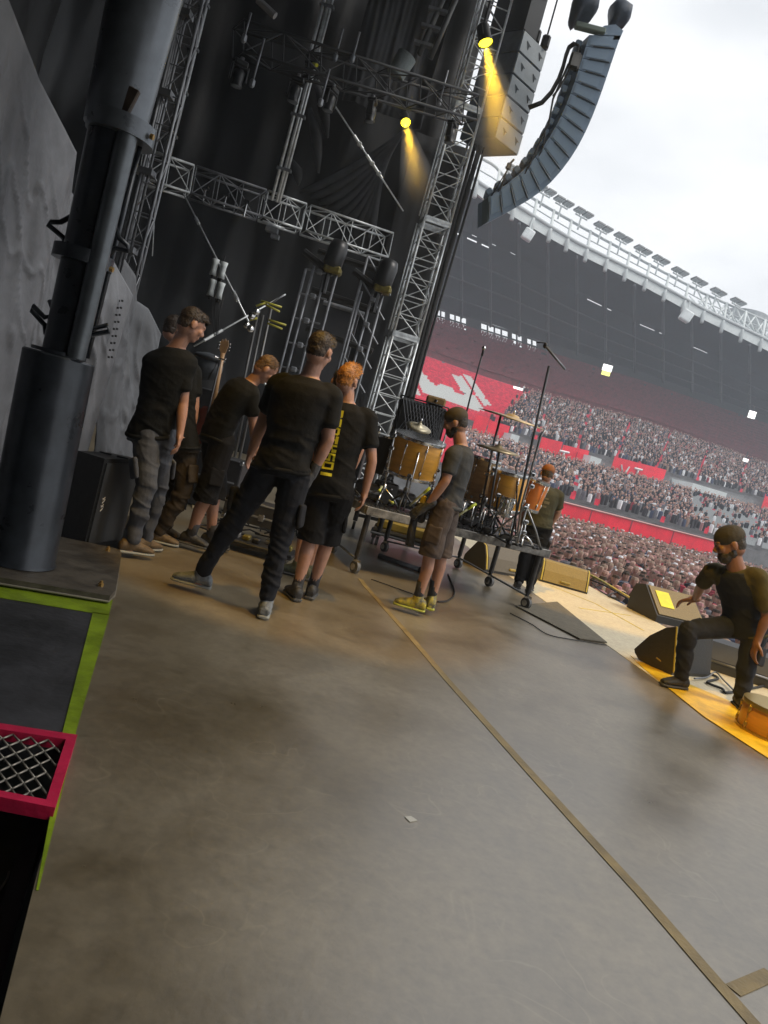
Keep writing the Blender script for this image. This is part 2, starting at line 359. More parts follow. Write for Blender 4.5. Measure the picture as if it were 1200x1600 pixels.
rA0 = ring(52, trA0, XS); rA1 = ring(52, trA1, XS); rB = ring(84, trB, XS); rC = ring(84.5, trC, XS)
rD = ring(118, trD, XS); rD2 = ring(119, trD2, XS); rE = ring(136, trE, XS); rF = ring(137, trF, XS); rH = ring(122, trH, XS)
rR0 = ring(108, trR0, XS); rR1 = ring(108, trR1, XS); rR2 = ring(110, trR2, XS)
def at(r, x): 
    i = (x-520)/7.5; k = int(max(0, min(len(r)-2, i))); return V(r[k]).lerp(V(r[k+1]), i-k)
conc = mat('stand_concrete', (.16, .16, .165), .85, 0, .3, .6)
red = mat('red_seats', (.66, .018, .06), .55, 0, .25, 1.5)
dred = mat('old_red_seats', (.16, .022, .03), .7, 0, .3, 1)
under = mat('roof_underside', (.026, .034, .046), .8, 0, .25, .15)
white = mat('white_steel', (.62, .66, .66), .6, 0, .08, .5)
ST = thing('stadium_stand', 'curved two tier stadium stand with red seats under a dark roof and white roof ring', 'stadium', (20, 90, -1.95))
def sheet(name, ra, rb, mt, parent=ST, rows=1, stepped=False, hole=None, lab=None, th=.25):
    m = MB(); n = len(ra)
    for j in range(rows):
        t0, t1 = j/rows, (j+1)/rows
        for i in range(n-1):
            if hole and hole(i, j): continue
            a, b = ra[i].lerp(rb[i], t0), ra[i+1].lerp(rb[i+1], t0); c, d = ra[i+1].lerp(rb[i+1], t1), ra[i].lerp(rb[i], t1)
            if stepped:
                za = V((a.x, a.y, d.z)); zb = V((b.x, b.y, c.z)); m.add([a, b, zb, za], [(0, 1, 2, 3)]); m.add([za, zb, c, d], [(0, 1, 2, 3)])
            else: m.add([a, b, c, d], [(0, 1, 2, 3)])
    return mk(name, m, mt, parent, label=lab, thick=th)
low = [V((p.x, p.y, -1.95)) for p in rA0]
sheet('front_wall', low, rA1, conc)
sheet('lower_tier', rA1, rB, conc, rows=26, stepped=True, th=0)
sheet('middle_wall', rB, rC, conc)
sheet('upper_tier', rC, rD, conc, rows=28, stepped=True, th=0)
sheet('gangway_wall', rD, rD2, mat('grey_wall', (.13, .13, .135), .8))
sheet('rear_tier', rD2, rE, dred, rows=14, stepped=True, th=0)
WIN = [(640, 678), (682, 697), (703, 730), (752, 795), (800, 817), (824, 840)]
def whole(i, j):
    return False
# rear wall: piers between real openings
m = MB(); m2 = MB()
def wallseg(x0, x1, t0, t1):
    a, b = at(rE, x0), at(rE, x1); c, d = at(rF, x1), at(rF, x0)
    m.add([a.lerp(d, t0), b.lerp(c, t0), b.lerp(c, t1), a.lerp(d, t1)], [(0, 1, 2, 3)])
cur = 520
for x0, x1 in WIN:
    wallseg(cur, x0, 0, 1); wallseg(x0, x1, 0, .12); wallseg(x0, x1, .9, 1)
    k = max(2, int((x1-x0)/9))
    for q in range(1, k):
        xx = x0+(x1-x0)*q/k; wallseg(xx-.35, xx+.35, .12, .9)
    wallseg(x0, x1, .48, .53); cur = x1
for i in range(65): wallseg(cur+i*10, cur+i*10+10, 0, 1)
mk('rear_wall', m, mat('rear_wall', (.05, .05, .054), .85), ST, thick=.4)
GAP1 = {i: 1 for i in (24, 27, 28, 29, 32, 36, 37, 41, 45, 46)}
rs = random.Random(3)
gap_a = [i for i in range(len(XS)) if (690 < XS[i] < 780 and rs.random() < .55)]
def streak(i, j):
    x = XS[i]
    if j == 5: return (690 < x < 770 and i % 3 != 0) or (900 < x < 1110 and (i*7) % 11 in (0, 3, 4, 8))
    if j == 9: return (730 < x < 800 and i % 4 == 1)
    return False
# roof underside: rear part, thin rows with missing panels where daylight comes through
rowsT = [0, .3, .5, .7, .86, .93, .950, .97, .975, .99, 1.0]
def multi(name, ra, rb, ts, mt, hole):
    m = MB()
    for j in range(len(ts)-1):
        for i in range(len(ra)-1):
            if hole(i, j): continue
            a, b = ra[i].lerp(rb[i], ts[j]), ra[i+1].lerp(rb[i+1], ts[j]); c, d = ra[i+1].lerp(rb[i+1], ts[j+1]), ra[i].lerp(rb[i], ts[j+1])
            m.add([a, b, c, d], [(0, 1, 2, 3)])
    return mk(name, m, mt, ST, thick=.12)
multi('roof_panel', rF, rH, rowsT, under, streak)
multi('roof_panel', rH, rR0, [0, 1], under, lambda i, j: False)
# roof beams running inward, seen faintly on the underside
m = MB()
for i in range(3, len(XS)-1, 6):
    for a, b in ((rF[i], rH[i]), (rH[i], rR0[i])): m.cyl(a-V((0, 0, .5)), b-V((0, 0, .5)), .28, n=6)
for t in (.25, .5, .75):
    for i in range(0, len(XS)-1): m.cyl(rF[i].lerp(rH[i], t)-V((0, 0, .8)), rF[i+1].lerp(rH[i+1], t)-V((0, 0, .8)), .14, n=5, caps=False)
mk('roof_beams', m, mat('beam_grey', (.07, .075, .085), .7), ST, True)
sheet('roof_fascia', rR0, rR1, white, th=.5)
# upper ring: rail, glazing and posts
for f_, r_ in ((0, .30), (.5, .10), (1, .22)):
    mk('roof_rail', MB().tube([rR1[i].lerp(rR2[i], f_) for i in range(len(XS))], r_, 6), mat('pale_steel', (.42, .45, .46), .6), ST, True)
m = MB()
rT = [V((p.x, p.y+9, p.z+.6)) for p in rR1]
sheet('roof_top', rR1, rT, mat('roof_top', (.55, .58, .6), .7), th=.1)
POSTX = [742, 772, 800, 830, 857, 884, 914, 945, 975, 1006, 1036, 1066, 1096, 1126, 1156, 1186, 1216]
for x in POSTX:
    a, b = at(rR0, x), at(rR2, x+8); a = a-(b-a)*.18
    a.y -= .5; b.y -= .5
    mk('roof_post', MB().cyl(a, b, .34, .2, n=7), white, ST, True)
m = MB()
for i in range(76, len(XS)-2, 2):
    p, q = rR1[i], rR2[i+2]; m.cyl(p, q, .16, n=5); m.cyl(rR1[i+2], rR2[i], .16, n=5)
    m.cyl(p+V((0, 6, 1)), q+V((0, 6, 0)), .14, n=5); m.cyl(p, p+V((0, 6, 3)), .14, n=5)
mk('roof_lattice', m, white, ST, True)
m = MB().lathe(at(rR2, 1192)+V((0, 8, -1.0)), (0, 0, 1), [(4.4, 0), (4.4, 3.2), (4.1, 3.2), (4.1, 3.5)], 24)
mk('roof_tank', m, mat('tank_grey', (.34, .36, .37), .6, 0, .2, 1), ST, 40)
# flat seat blocks (pattern of the empty seats): sheets just above the steps
def seat_patch(name, poly, mt, parent, lift=.35, ra=rC, rb=rD):
    """poly in (photo x, fraction up the tier)"""
    xs_ = [p[0] for p in poly]; m = MB()
    pts = [at(ra, x).lerp(at(rb, x), t)+V((0, -lift, lift)) for x, t in poly]
    m.add(pts, [tuple(range(len(pts)))]); return mk(name, m, mt, parent)
def tof(px, py, ra=trC, rb=trD):
    def ev(tr, x):
        for i in range(len(tr)-1):
            if x <= tr[i+1][0] or i == len(tr)-2:
                (x0, y0), (x1, y1) = tr[i], tr[i+1]; return y0+(y1-y0)*(x-x0)/(x1-x0)
    a, b = ev(ra, px), ev(rb, px); return (py-a)/(b-a)
# ---------------------------------------------------------------- seats, crowd, banners, floodlights
CI = CAMM.to_3x3().transposed()
def proj(p):
    c = CI @ (V(p)-V((0, 0, CZ)));  return 600-FPX*c.x/c.z, 800+FPX*c.y/c.z
def inpoly(x, y, poly):
    r = False; n = len(poly)
    for i in range(n):
        (x0, y0), (x1, y1) = poly[i], poly[(i+1) % n]
        if (y0 > y) != (y1 > y) and x < (x1-x0)*(y-y0)/(y1-y0)+x0: r = not r
    return r
LET = [[(614, 578), (624, 577), (656, 628), (643, 629)], [(627, 569), (641, 570), (680, 617), (692, 630), (660, 624)], [(684, 610), (701, 613), (706, 623), (735, 633), (746, 652), (662, 625), (676, 616)],
       [(702, 594), (718, 596), (756, 651), (738, 652)], [(722, 594), (731, 596), (767, 645), (755, 643)]]
wseat = mat('white_seats', (.62, .64, .62), .5)
gseat = mat('grey_seats', (.33, .35, .36), .5)
def crowd_left(y):      # photo x where the crowd starts in the upper tier
    return 850-(y-600)*1.15
class Bulk:
    def __init__(s): s.v = []; s.f = []; s.m = []
    def build(s, name, mats, parent=None, smooth=False):
        me = bpy.data.meshes.new(name); base = wloc(parent)
        me.from_pydata([(a-base.x, b-base.y, c-base.z) for a, b, c in s.v], [], s.f)
        for q in mats: me.materials.append(q)
        me.polygons.foreach_set('material_index', s.m)
        if smooth: me.polygons.foreach_set('use_smooth', [True]*len(s.f))
        me.update(); o = bpy.data.objects.new(name, me); COL.objects.link(o)
        if parent: o.parent = parent
        return o
def seat(B, p, t, mi):      # t: along-row unit vector; a seat: pan and back
    b = V((t.y, -t.x, 0)); 
    if b.y > 0: b = -b      # towards the pitch
    o = len(B.v); w_ = t*.27; q = p+V((0, 0, .42))
    pts = [q-w_, q+w_, q+w_+b*.38, q-w_+b*.38, q-w_+V((0, 0, .55)), q+w_+V((0, 0, .55))]
    B.v += [tuple(a) for a in pts]; B.f += [(o, o+1, o+2, o+3), (o, o+4, o+5, o+1)]; B.m += [mi, mi]
cr = random.Random(11)
CM = [mat('crowd_skin', (.50, .30, .24), .7), mat('crowd_dark', (.022, .022, .028), .9), mat('crowd_grey', (.16, .16, .18), .9),
      mat('crowd_white', (.8, .8, .82), .9), mat('crowd_red', (.33, .03, .05), .9), mat('crowd_denim', (.06, .08, .14), .9),
      mat('crowd_hair', (.045, .03, .02), .9), mat('crowd_pink', (.42, .20, .20), .9), mat('crowd_tan', (.34, .24, .18), .9)]
def figure(B, p, h, fwd, detail, seated=False, seat_=True):
    """small spectator: legs-torso, shoulders, head with hair, sometimes raised arms"""
    ang = math.atan2(fwd.y, fwd.x)+cr.gauss(0, .35); f = V((math.cos(ang), math.sin(ang), 0)); r = V((-f.y, f.x, 0))
    c = cr.random(); top = (1 if c < .26 else 2 if c < .44 else 3 if c < .55 else 4 if c < .64 else 5 if c < .72 else 7 if c < .88 else 8) if not seat_ else (1 if c < .58 else 2 if c < .74 else 3 if c < .86 else 4 if c < .88 else 5 if c < .94 else 7 if c < .97 else 8)
    n = 8 if detail else 5; hh = h-.12
    lean = r*cr.uniform(-.05, .05)+f*cr.uniform(-.04, .06)
    def ringv(c_, a, b):
        o = len(B.v)
        for i in range(n):
            t = 2*math.pi*i/n; q = c_+r*(a*math.cos(t))+f*(b*math.sin(t)); B.v.append((q.x, q.y, q.z))
        return o
    base = p+V((0, 0, h*.30 if seated else (h*.45 if detail else h*.35)))
    secs = [(base, .17, .12), (p+V((0, 0, hh*.72))+lean, .21, .13), (p+V((0, 0, hh*.86))+lean, .19, .10), (p+V((0, 0, hh*.89))+lean, .07, .06)]
    os_ = [ringv(*s) for s in secs]
    for a, b in zip(os_, os_[1:]):
        for i in range(n): B.f.append((a+i, a+(i+1) % n, b+(i+1) % n, b+i)); B.m.append(top)
    hc = p+V((0, 0, hh-.02))+lean*1.4; rr = .105; q_ = cr.random(); hc_ = 6 if q_ < (.38 if detail else .72) else 8 if q_ < (.62 if detail else .8) else 0 if q_ < .84 else 7 if q_ < .93 else 3
    hs = [(-.11, .05), (-.03, .085), (.04, .095), (.10, .07)] if detail else [(-.10, .06), (.02, .10), (.10, .06)]
    ho = [ringv(hc+V((0, 0, z)), a, a*1.1) for z, a in hs]
    for k, (a, b) in enumerate(zip(ho, ho[1:])):
        for i in range(n):
            back = math.sin(2*math.pi*(i+.5)/n) < .1
            B.f.append((a+i, a+(i+1) % n, b+(i+1) % n, b+i)); B.m.append(hc_ if (back and k > 0) or k == len(ho)-2 and detail else 0)
    B.f.append(tuple(ho[-1]+i for i in range(n))); B.m.append(hc_)
    if cr.random() < (.30 if detail else .12):      # raised or held-out arm
        for sg in ((-1,) if cr.random() < .5 else (-1, 1)):
            s0 = p+V((0, 0, hh*.82))+r*(.19*sg); e_ = s0+f*.22+V((0, 0, cr.uniform(.0, .25)))+r*(.05*sg); h_ = e_+V((0, 0, .25))+f*.05
            for a, b in ((s0, e_), (e_, h_)):
                o = len(B.v); 
                for q in (a, b):
                    for du, dv in ((-.035, 0), (.0175, .03), (.0175, -.03)): B.v.append(tuple(q+r*du+f*dv))
                B.f += [(o, o+1, o+4, o+3), (o+1, o+2, o+5, o+4), (o+2, o, o+3, o+5)]; B.m += [0]*3
S_ = Bulk(); C_ = Bulk()
def rows_of(ra, rb, rows, pitch_, fn):
    for j in range(rows):
        pts = [a.lerp(b, j/rows) for a, b in zip(ra, rb)]; z1 = [a.lerp(b, (j+1)/rows).z for a, b in zip(ra, rb)]
        acc = 0
        for i in range(len(pts)-1):
            a, b = pts[i], pts[i+1]; L_ = (b-a).length; t = (b-a).normalized(); k = acc
            while k < L_:
                q = a+t*k; q.z = z1[i]+(z1[i+1]-z1[i])*k/L_; fn(q+V((0, .35, 0)), V((t.x, t.y, 0)).normalized(), j, rows); k += pitch_
            acc = k-L_
stagepos = V((8, 6, 0))
def up_fn(p, t, j, rows):
    x, y = proj(p)
    if x < crowd_left(y)+cr.gauss(0, 10):
        if cr.random() < .99 and j not in (12,):
            seat(S_, p, t, 1 if any(inpoly(x, y, q) for q in LET) else 0)
    elif cr.random() < .93 and int(x*.9+y*.35) % 62 > 3: figure(C_, p+V((cr.uniform(-.15, .15), cr.uniform(-.2, .2), 0)), cr.uniform(1.45, 1.75), (stagepos-p), False)
    elif cr.random() < .5: seat(S_, p, t, 0)
rows_of(rC, rD, 28, .56, up_fn)
def low_fn(p, t, j, rows):
    x, y = proj(p)
    if x < 560: return
    if x < 715 and j < 20: seat(S_, p, t, 0); return
    if 1075 < x < 1400 and 0.42 < (x*.55-540)/200 + j/rows*.9 < 1.0 and cr.random() < .75: seat(S_, p, t, 2); return
    if j > 22: return
    if cr.random() < .9 and int(x*1.0+y*.3) % 75 > 3: figure(C_, p+V((cr.uniform(-.15, .15), cr.uniform(-.2, .2), 0)), cr.uniform(1.45, 1.75), (stagepos-p), False)
    else: seat(S_, p, t, 2 if cr.random() < .5 else 0)
rows_of(rA1, rB, 26, .56, low_fn)
def rear_fn(p, t, j, rows): 
    if cr.random() < .97: seat(S_, p, t, 3)
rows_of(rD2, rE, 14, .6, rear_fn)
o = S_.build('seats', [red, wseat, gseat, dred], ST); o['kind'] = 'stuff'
tag(C_.build('stand_crowd', CM), 'dense dark crowd of spectators filling the red stadium tiers', 'crowd', kind='stuff')
F_ = Bulk()
y = 14.0
while y < 72:
    x = .08*y+1.5
    lim = .72*y
    while x < lim:
        q = V((x+cr.uniform(-.18, .18), y+cr.uniform(-.2, .2), -1.95))
        front = 52+.6*q.x
        if q.x > fr(q.y).x+1.6 and q.y < front-1.2: figure(F_, q, cr.uniform(1.58, 1.9), (stagepos+V((-2, -2, 0))-q), True, seat_=False)
        x += .50+.002*y
    y += .46+.004*y
tag(F_.build('floor_crowd', CM, smooth=False), 'packed crowd of standing spectators on the pitch in front of the stage', 'crowd', kind='stuff')
# ---- barrier in front of the stand, banners
redb = mat('red_banner', (.85, .004, .035), .55, 0, .12, .6)
wpr = mat('white_print', (.75, .75, .75), .6)
bg_ = 'red advertising banners along the stand tiers'
def banner(ra, tr, x0, x1, h, lift, label, grp, push=1.3, seams=(), marks=(), border=False):
    n = 12; top = []; bot = []
    for i in range(n+1):
        p = at(ra, x0+(x1-x0)*i/n)+V((0, -push, lift+(.5 if ra is rC else 0))); bot.append(p); top.append(p+V((0, 0, h)))
    t = thing('banner', label, 'banner', bot[0], grp)
    m = MB()
    for i in range(n): m.add([bot[i], bot[i+1], top[i+1], top[i]], [(0, 1, 2, 3)])
    mk('cloth', m, redb, t, thick=.06)
    for s in seams:
        p = at(ra, s)+V((0, -push-.06, lift)); mk('seam', MB().box(p+V((0, 0, h/2)), (.09, .03, h)), mat('seam', (.4, .05, .08), .6), t)
    if border:
        m = MB().tube([p+V((0, -.08, 0)) for p in top], .07, 5); mk('top_hem', m, mat('hem', (.6, .3, .28), .6), t)
    for s, w_, hh, kind in marks:
        p = at(ra, s)+V((0, -push-.12, lift)); d = (at(ra, s+5)-at(ra, s-5)).normalized(); m = MB()
        def seg(u0, v0, u1, v1, th=.28):
            a = p+d*(u0*w_)+V((0, 0, v0*h)); b = p+d*(u1*w_)+V((0, 0, v1*h)); m.cyl(a, b, th/2, n=4)
        if kind == 'T': seg(-.5, .85, .5, .85); seg(0, .85, 0, .2)
        if kind == 'v': seg(-.5, .85, .1, .2); seg(.5, .85, .1, .2)
        mk('print_mark', m, wpr, t)
    return t
banner(rA1, trA1, 865, 1108, 2.35, -2.15, 'longest red banner hanging on the front barrier of the lower tier above the pitch crowd', bg_, seams=(918, 980, 1044), border=True)
banner(rC, trC, 840, 872, 2.2, -1.5, 'short red banner panel left of the white marked one on the middle tier edge', bg_, marks=())
banner(rC, trC, 874, 914, 2.3, -1.9, 'red banner with one white T mark on the middle tier edge', bg_, seams=(897,), marks=((878, 1.6, 1, 'T'),))
banner(rC, trC, 953, 1033, 2.3, -1.8, 'red banner with two small white marks right of the middle of the tier edge', bg_, seams=(990,), marks=((972, 1.5, 1, 'v'), (992, 1.5, 1, 'T')))
banner(rC, trC, 737, 757, 2.2, -1.2, 'small red banner just right of the neck of the capped stagehand in shorts', bg_)
banner(rC, trC, 759, 790, 2.3, -1.5, 'red banner under the large cymbal on the middle tier edge', bg_, seams=(775,))
banner(rC, trC, 560, 628, 4.2, -4.4, 'red banner seen through the lattice at the foot of the truss tower', bg_, push=.8)
banner(rC, trC, 1186, 1250, 2.0, -1.4, 'red banner cut by the right edge of the photo', bg_)
# light strip and concourse fronts under the mid banners
lightm = mat('strip_light', (.8, .75, .6), .5, emit=(1, .85, .55), es=2.2)
def strips(x0, x1, dz, h, mt, name, par, push=.9):
    m = MB(); n = 8
    for i in range(n):
        a, b = at(rC, x0+(x1-x0)*i/n)+V((0, -push, dz)), at(rC, x0+(x1-x0)*(i+1)/n)+V((0, -push, dz)); m.add([a, b, b+V((0, 0, h)), a+V((0, 0, h))], [(0, 1, 2, 3)])
    return mk(name, m, mt, par, thick=.3)
strips(520, 1300, -2.9, .7, white, 'tier_edge', ST, .2)
strips(878, 912, -2.45, .35, lightm, 'light_strip', ST, 1.0)
strips(580, 640, -1.6, .4, lightm, 'light_strip', ST, 1.2)
strips(800, 815, -2.0, .35, lightm, 'light_strip', ST, 1.0)
pw = mat('pavilion_white', (.78, .82, .82), .6, 0, .12, 1)
def pavilion(pts, label, yellow):
    """white flat-roofed commentary stand standing on the tier"""
    t = thing('commentary_stand', label, 'stand', pts[0], 'white roofed commentary stands on the tiers')
    a, b = pts; d = (b-a).normalized(); d.z = 0; d.normalize(); nrm = V((d.y, -d.x, 0)); Lh = (V((b.x, b.y, 0))-V((a.x, a.y, 0))).length; sl = V((b-a)); 
    m = MB()
    m.prism([a+V((0, 0, 0)), b, b+V((0, 0, .5)), a+V((0, 0, .5))], nrm*-5); mk('roof', m, pw, t)
    c = a.lerp(b, .22)+V((0, 0, .7)); e_ = a.lerp(b, .62)+V((0, 0, .7)); m = MB().prism([c, e_, e_+V((0, 0, 1.0)), c+V((0, 0, 1.0))], nrm*-4); mk('roof_cabin', m, white, t)
    m = MB()
    for k in range(7):
        q = a.lerp(b, k/6)+nrm*-.3; m.cyl(q, q-V((0, 0, 2.6)), .12, n=6)
    m.cyl(a, a-d*1.6-V((0, 0, 2.4)), .2, n=6); m.cyl(b, b+d*1.6-V((0, 0, 2.4)), .2, n=6); mk('frame', m, white, t, True)
    q0, q1 = a.lerp(b, .02)-nrm*2.2, b-nrm*2.2
    mk('front_wall', MB().prism([q0-V((0, 0, 2.6)), q1-V((0, 0, 2.6)), q1-V((0, 0, .1)), q0-V((0, 0, .1))], nrm*-.3), mat('dark_glass', (.05, .065, .065), .3), t)
    for f0, f1 in yellow:
        c, e_ = a.lerp(b, f0)+nrm*.3, a.lerp(b, f1)+nrm*.3
        mk('sign', MB().prism([c-V((0, 0, 1.5)), e_-V((0, 0, 1.5)), e_-V((0, 0, .45)), c-V((0, 0, .45))], nrm*.1), mat('yellow_sign', (.55, .55, .08), .5), t)
        m = MB(); k = 5
        for i in range(k):
            s0 = c.lerp(e_, (i+.2)/k)+nrm*.14; s1 = c.lerp(e_, (i+.7)/k)+nrm*.14
            m.cyl(s0-V((0, 0, 1.25)), s0-V((0, 0, .7)), .07, n=4); m.cyl(s0-V((0, 0, .75 if i % 2 else 1.2)), s1-V((0, 0, .75 if i % 2 else 1.2)), .07, n=4)
        mk('sign_text', m, mat('sign_ink', (.06, .08, .06), .6), t)
    return t
def mid(x, t_, push=0, dz=0):
    return at(rA1, x).lerp(at(rB, x), t_)+V((0, -push, dz))
pavilion((P(1046, 764, at(rC, 1046).y-5), P(1178, 802, at(rC, 1178).y-5)), 'wide white roofed commentary stand with yellow signs on the lower tier', [(.06, .26), (.78, .98)])
pavilion((P(908, 729, at(rC, 908).y-3), P(950, 742, at(rC, 950).y-3)), 'small white roofed stand between two red banners on the tier', [])
pavilion((P(786, 697, at(rC, 786).y-3), P(818, 706, at(rC, 818).y-3)), 'small pale roofed stand behind the lower cymbals', [])
t = thing('scoreboard_box', 'white barred press box standing alone in the upper tier crowd', 'press box', P(1018, 697, 134))
m = MB(); a, b = P(1017, 686, 134), P(1062, 699, 138); m.cyl(a, b, .25, n=6); m.cyl(a-V((0, 0, .9)), b-V((0, 0, .9)), .1, n=6)
for k in range(6): q = a.lerp(b, k/5); m.cyl(q, q-V((0, 0, 1.5)), .14, n=6)
mk('rail_frame', m, white, t)
def lit_sign(x, y, Y, w_, h_, label, yel=False):
    t = thing('lit_sign', label, 'sign', P(x, y, Y), 'small lit signs under the stand roof')
    p = P(x, y, Y); mk('panel', MB().box(p, (w_, .2, h_)), mat('sign_light', (.8, .8, .8), .5, emit=(1, 1, .95), es=1.1), t)
    mk('bracket', MB().cyl(p+V((0, .15, h_/2)), p+V((0, .15, h_/2+1.2)), .08, n=6), mat('beam_grey', (.07,)*3), t)
    if yel: mk('lower_panel', MB().box(p-V((0, .0, h_*.9)), (w_*.9, .2, h_*.6)), mat('sign_yellow_light', (.7, .7, .2), .5, emit=(.8, .85, .2), es=.9), t)
lit_sign(949, 575, 120, 1.5, 1.0, 'lit white and yellow sign hanging under the middle of the stand roof', True)
lit_sign(1175, 648, 128, 1.2, 1.2, 'small lit white sign under the roof at the right edge')
lit_sign(808, 611, 125, 1.6, 1.3, 'bright white lit screen at the left end of the upper crowd')
lit_sign(1165, 719, 122, .8, .5, 'tiny white light in the upper crowd at the right')
# loudspeaker boxes under the roof edge
for x, y, lab in ((825, 367, 'white box hanging under the roof fascia near the line array tip'), (1072, 494, 'white box hanging under the roof fascia at the right')):
    p = P(x, y, 112); t = thing('roof_speaker', lab, 'loudspeaker', p, 'white boxes under the roof fascia')
    mk('box', MB().bbox(p, (1.6, 1.2, 1.6), .15, Matrix.Rotation(.3, 3, 'Y')), pw, t); mk('bracket', MB().cyl(p+V((0, 0, .7)), p+V((0, .2, 2.2)), .12, n=6), white, t)
# floodlights on the roof edge
steel_d = mat('flood_grey', (.13, .14, .145), .6, 0, .15, 2)
def make_flood():
    t = thing('floodlight', 'x', 'floodlight', (0, 0, 0))
    for sx in (-1, 1):
        pan = mk('lamp_panel', MB().box(V((sx*.95, -.3, 1.75+sx*.0)), (1.6, 1.15, .28), Matrix.Rotation(-.30, 3, 'X')), steel_d, t)
        mm = MB()
        for k in range(4): mm.box(V((sx*.95-.6+k*.4, -.33, 1.56)), (.3, 1.0, .06), Matrix.Rotation(-.30, 3, 'X'))
        mk('lens_row', mm, mat('flood_lens', (.45, .48, .5), .3), pan)
    mm = MB().cyl((0, 0, -.9), (0, 0, 1.1), .14, n=7).cyl((-1.3, 0, 1.1), (1.3, 0, 1.1), .12, n=7)
    for sx in (-1.2, -.5, .5, 1.2): mm.cyl((sx, 0, 1.1), (sx, -.2, 1.62), .07, n=6)
    mk('bracket', mm, white, t, True); return t
fx = [(800, 289), (846, 318), (874, 336), (905, 353), (936, 375), (967, 391), (998, 410), (1026, 425), (1056, 443), (1086, 458), (1116, 474), (1147, 489)]
names = ['behind the lower curve of the line array', 'just right of the curved line array', 'second right of the curved line array', 'third right of the curved line array', 'fourth right of the line array', 'fifth right of the line array', 'sixth right of the line array', 'sixth from the right end of the lamp row', 'fifth from the right end of the lamp row', 'fourth from the right end of the lamp row', 'second to last, before the dense white lattice', 'last at the right, in front of the white lattice']
fl0 = make_flood()
for i, (x, y) in enumerate(fx):
    o = fl0 if i == 0 else copy_tree(fl0)
    q = at(rR2, x); o.location = P(x, y-3, q.y-1.0); o.rotation_euler = (0, 0, .55)
    o['label'] = 'twin grey floodlight, '+names[i]; o['group'] = 'twin floodlights along the stadium roof edge'
# ---------------------------------------------------------------- rigging, trusses, loudspeakers, stage edge
UP = V((0, 0, 1))
# tower
tz = P(746, -20, 20).z
zs = [0, P(620, 525, 20).z, P(655, 345, 20).z, P(697, 168, 20).z, tz+1.5]
labs = ['lowest bare aluminium section of the lattice tower behind the drum riser', 'second lattice tower section beside the dark lamp lifts', 'third lattice tower section glowing amber below the left yellow spotlight', 'topmost lattice tower section seen against the white sky']
for i in range(4):
    t = truss(V((TW.x, TW.y, zs[i]+.04)), V((TW.x, TW.y, zs[i+1]-.04)), .68, v_, .032, .015, .52, 'tower_section', labs[i], 'stacked sections of the lattice tower')
    for z in (zs[i]+.03, zs[i+1]-.03):
        m = MB()
        for a, b in ((1, 0), (-1, 0), (0, 1), (0, -1)):
            c = V((TW.x, TW.y, z))+v_*(a*.34)+u_*(b*.34); q = Matrix(((v_.x, u_.x, 0), (v_.y, u_.y, 0), (0, 0, 1)))
            m.box(c, (.06 if a else .74, .06 if b else .74, .09), q)
        mk('end_frame', m, alu, t)
    mk('rung_ladder', MB().cyl(V((TW.x, TW.y, zs[i]+.1))-v_*.46, V((TW.x, TW.y, zs[i+1]-.1))-v_*.46, .02, n=6), alu, t, True)
# cables and the dark mast to the right of the tower
for k, (o_, r_, lb) in enumerate(((.50, .05, 'thick black cable'), (.62, .07, 'thickest black cable'), (.74, .035, 'outermost thin black cable'))):
    b_ = TW+v_*o_+u_*.15; m = MB(); pts = [b_+V((.03*math.sin(i*1.3+k), .02*math.sin(i*2+k), zz)) for i, zz in enumerate([0, 2, 4, 6, 8, 10, 12, 14.5])]
    m.tube(pts, r_, 7); solo('hanging_cable', m, rubber, lb+' running down the audience side of the lattice tower', 'cable', 'black cables beside the tower', smooth=True)
drape('tower_drape', [TW-v_*1.0+u_*1.3, TW+v_*.75+u_*1.3], -1.2, P(697, 190, 20).z, 2, .06, 'narrow black drape hung straight behind the lattice tower', n=30, seed=2)
# horizontal lattice girders
gz_ = [(P(222, 259, 17.4), P(296, 284, 17.9), alu, 'bright short lattice girder at the left end of the high cross truss'),
       (P(300, 285, 17.95), P(408, 321, 18.7), dalu, 'dark dull lattice girder in the middle of the high cross truss'),
       (P(411, 322, 18.7), P(470, 342, 19.1), alu, 'bright lattice girder under the tall double pipe'),
       (P(477, 344, 19.1), P(604, 386, 20.0), alu, 'bright lattice girder joining the lattice tower')]
for a, b, mt, lb in gz_: truss(a, b, .62, UP, .028, .013, .6, 'cross_truss', lb, 'lattice girders of the high cross truss', mt)
m = MB()
for x, y in ((318, 310), (350, 320), (382, 332)):
    q = P(x, y, 18.2); t = thing('hanging_hook', 'small bright hook hanging under the dark girder, '+('leftmost' if x < 330 else 'middle' if x < 360 else 'rightmost')+' of three', 'hook', q, 'hooks under the dark girder')
    mk('shank', MB().cyl(q+V((0, 0, .22)), q-V((0, 0, .1)), .025, n=6), chrome, t); mk('clamp', MB().box(q+V((0, 0, .25)), (.12, .12, .08)), black, t)
t = thing('girder_clamp', 'bright bar clamp bolted under the tall double pipe', 'clamp', P(425, 350, 18.6))
a, b = P(410, 346, 18.6), P(444, 358, 18.8); mk('bar', MB().cyl(a, b, .045, n=8), alu, t, True); mk('bracket', MB().box(a.lerp(b, .5)-V((0, 0, .12)), (.3, .2, .12)).box(a.lerp(b, .7)-V((0, 0, .25)), (.2, .15, .1)), dalu, t)
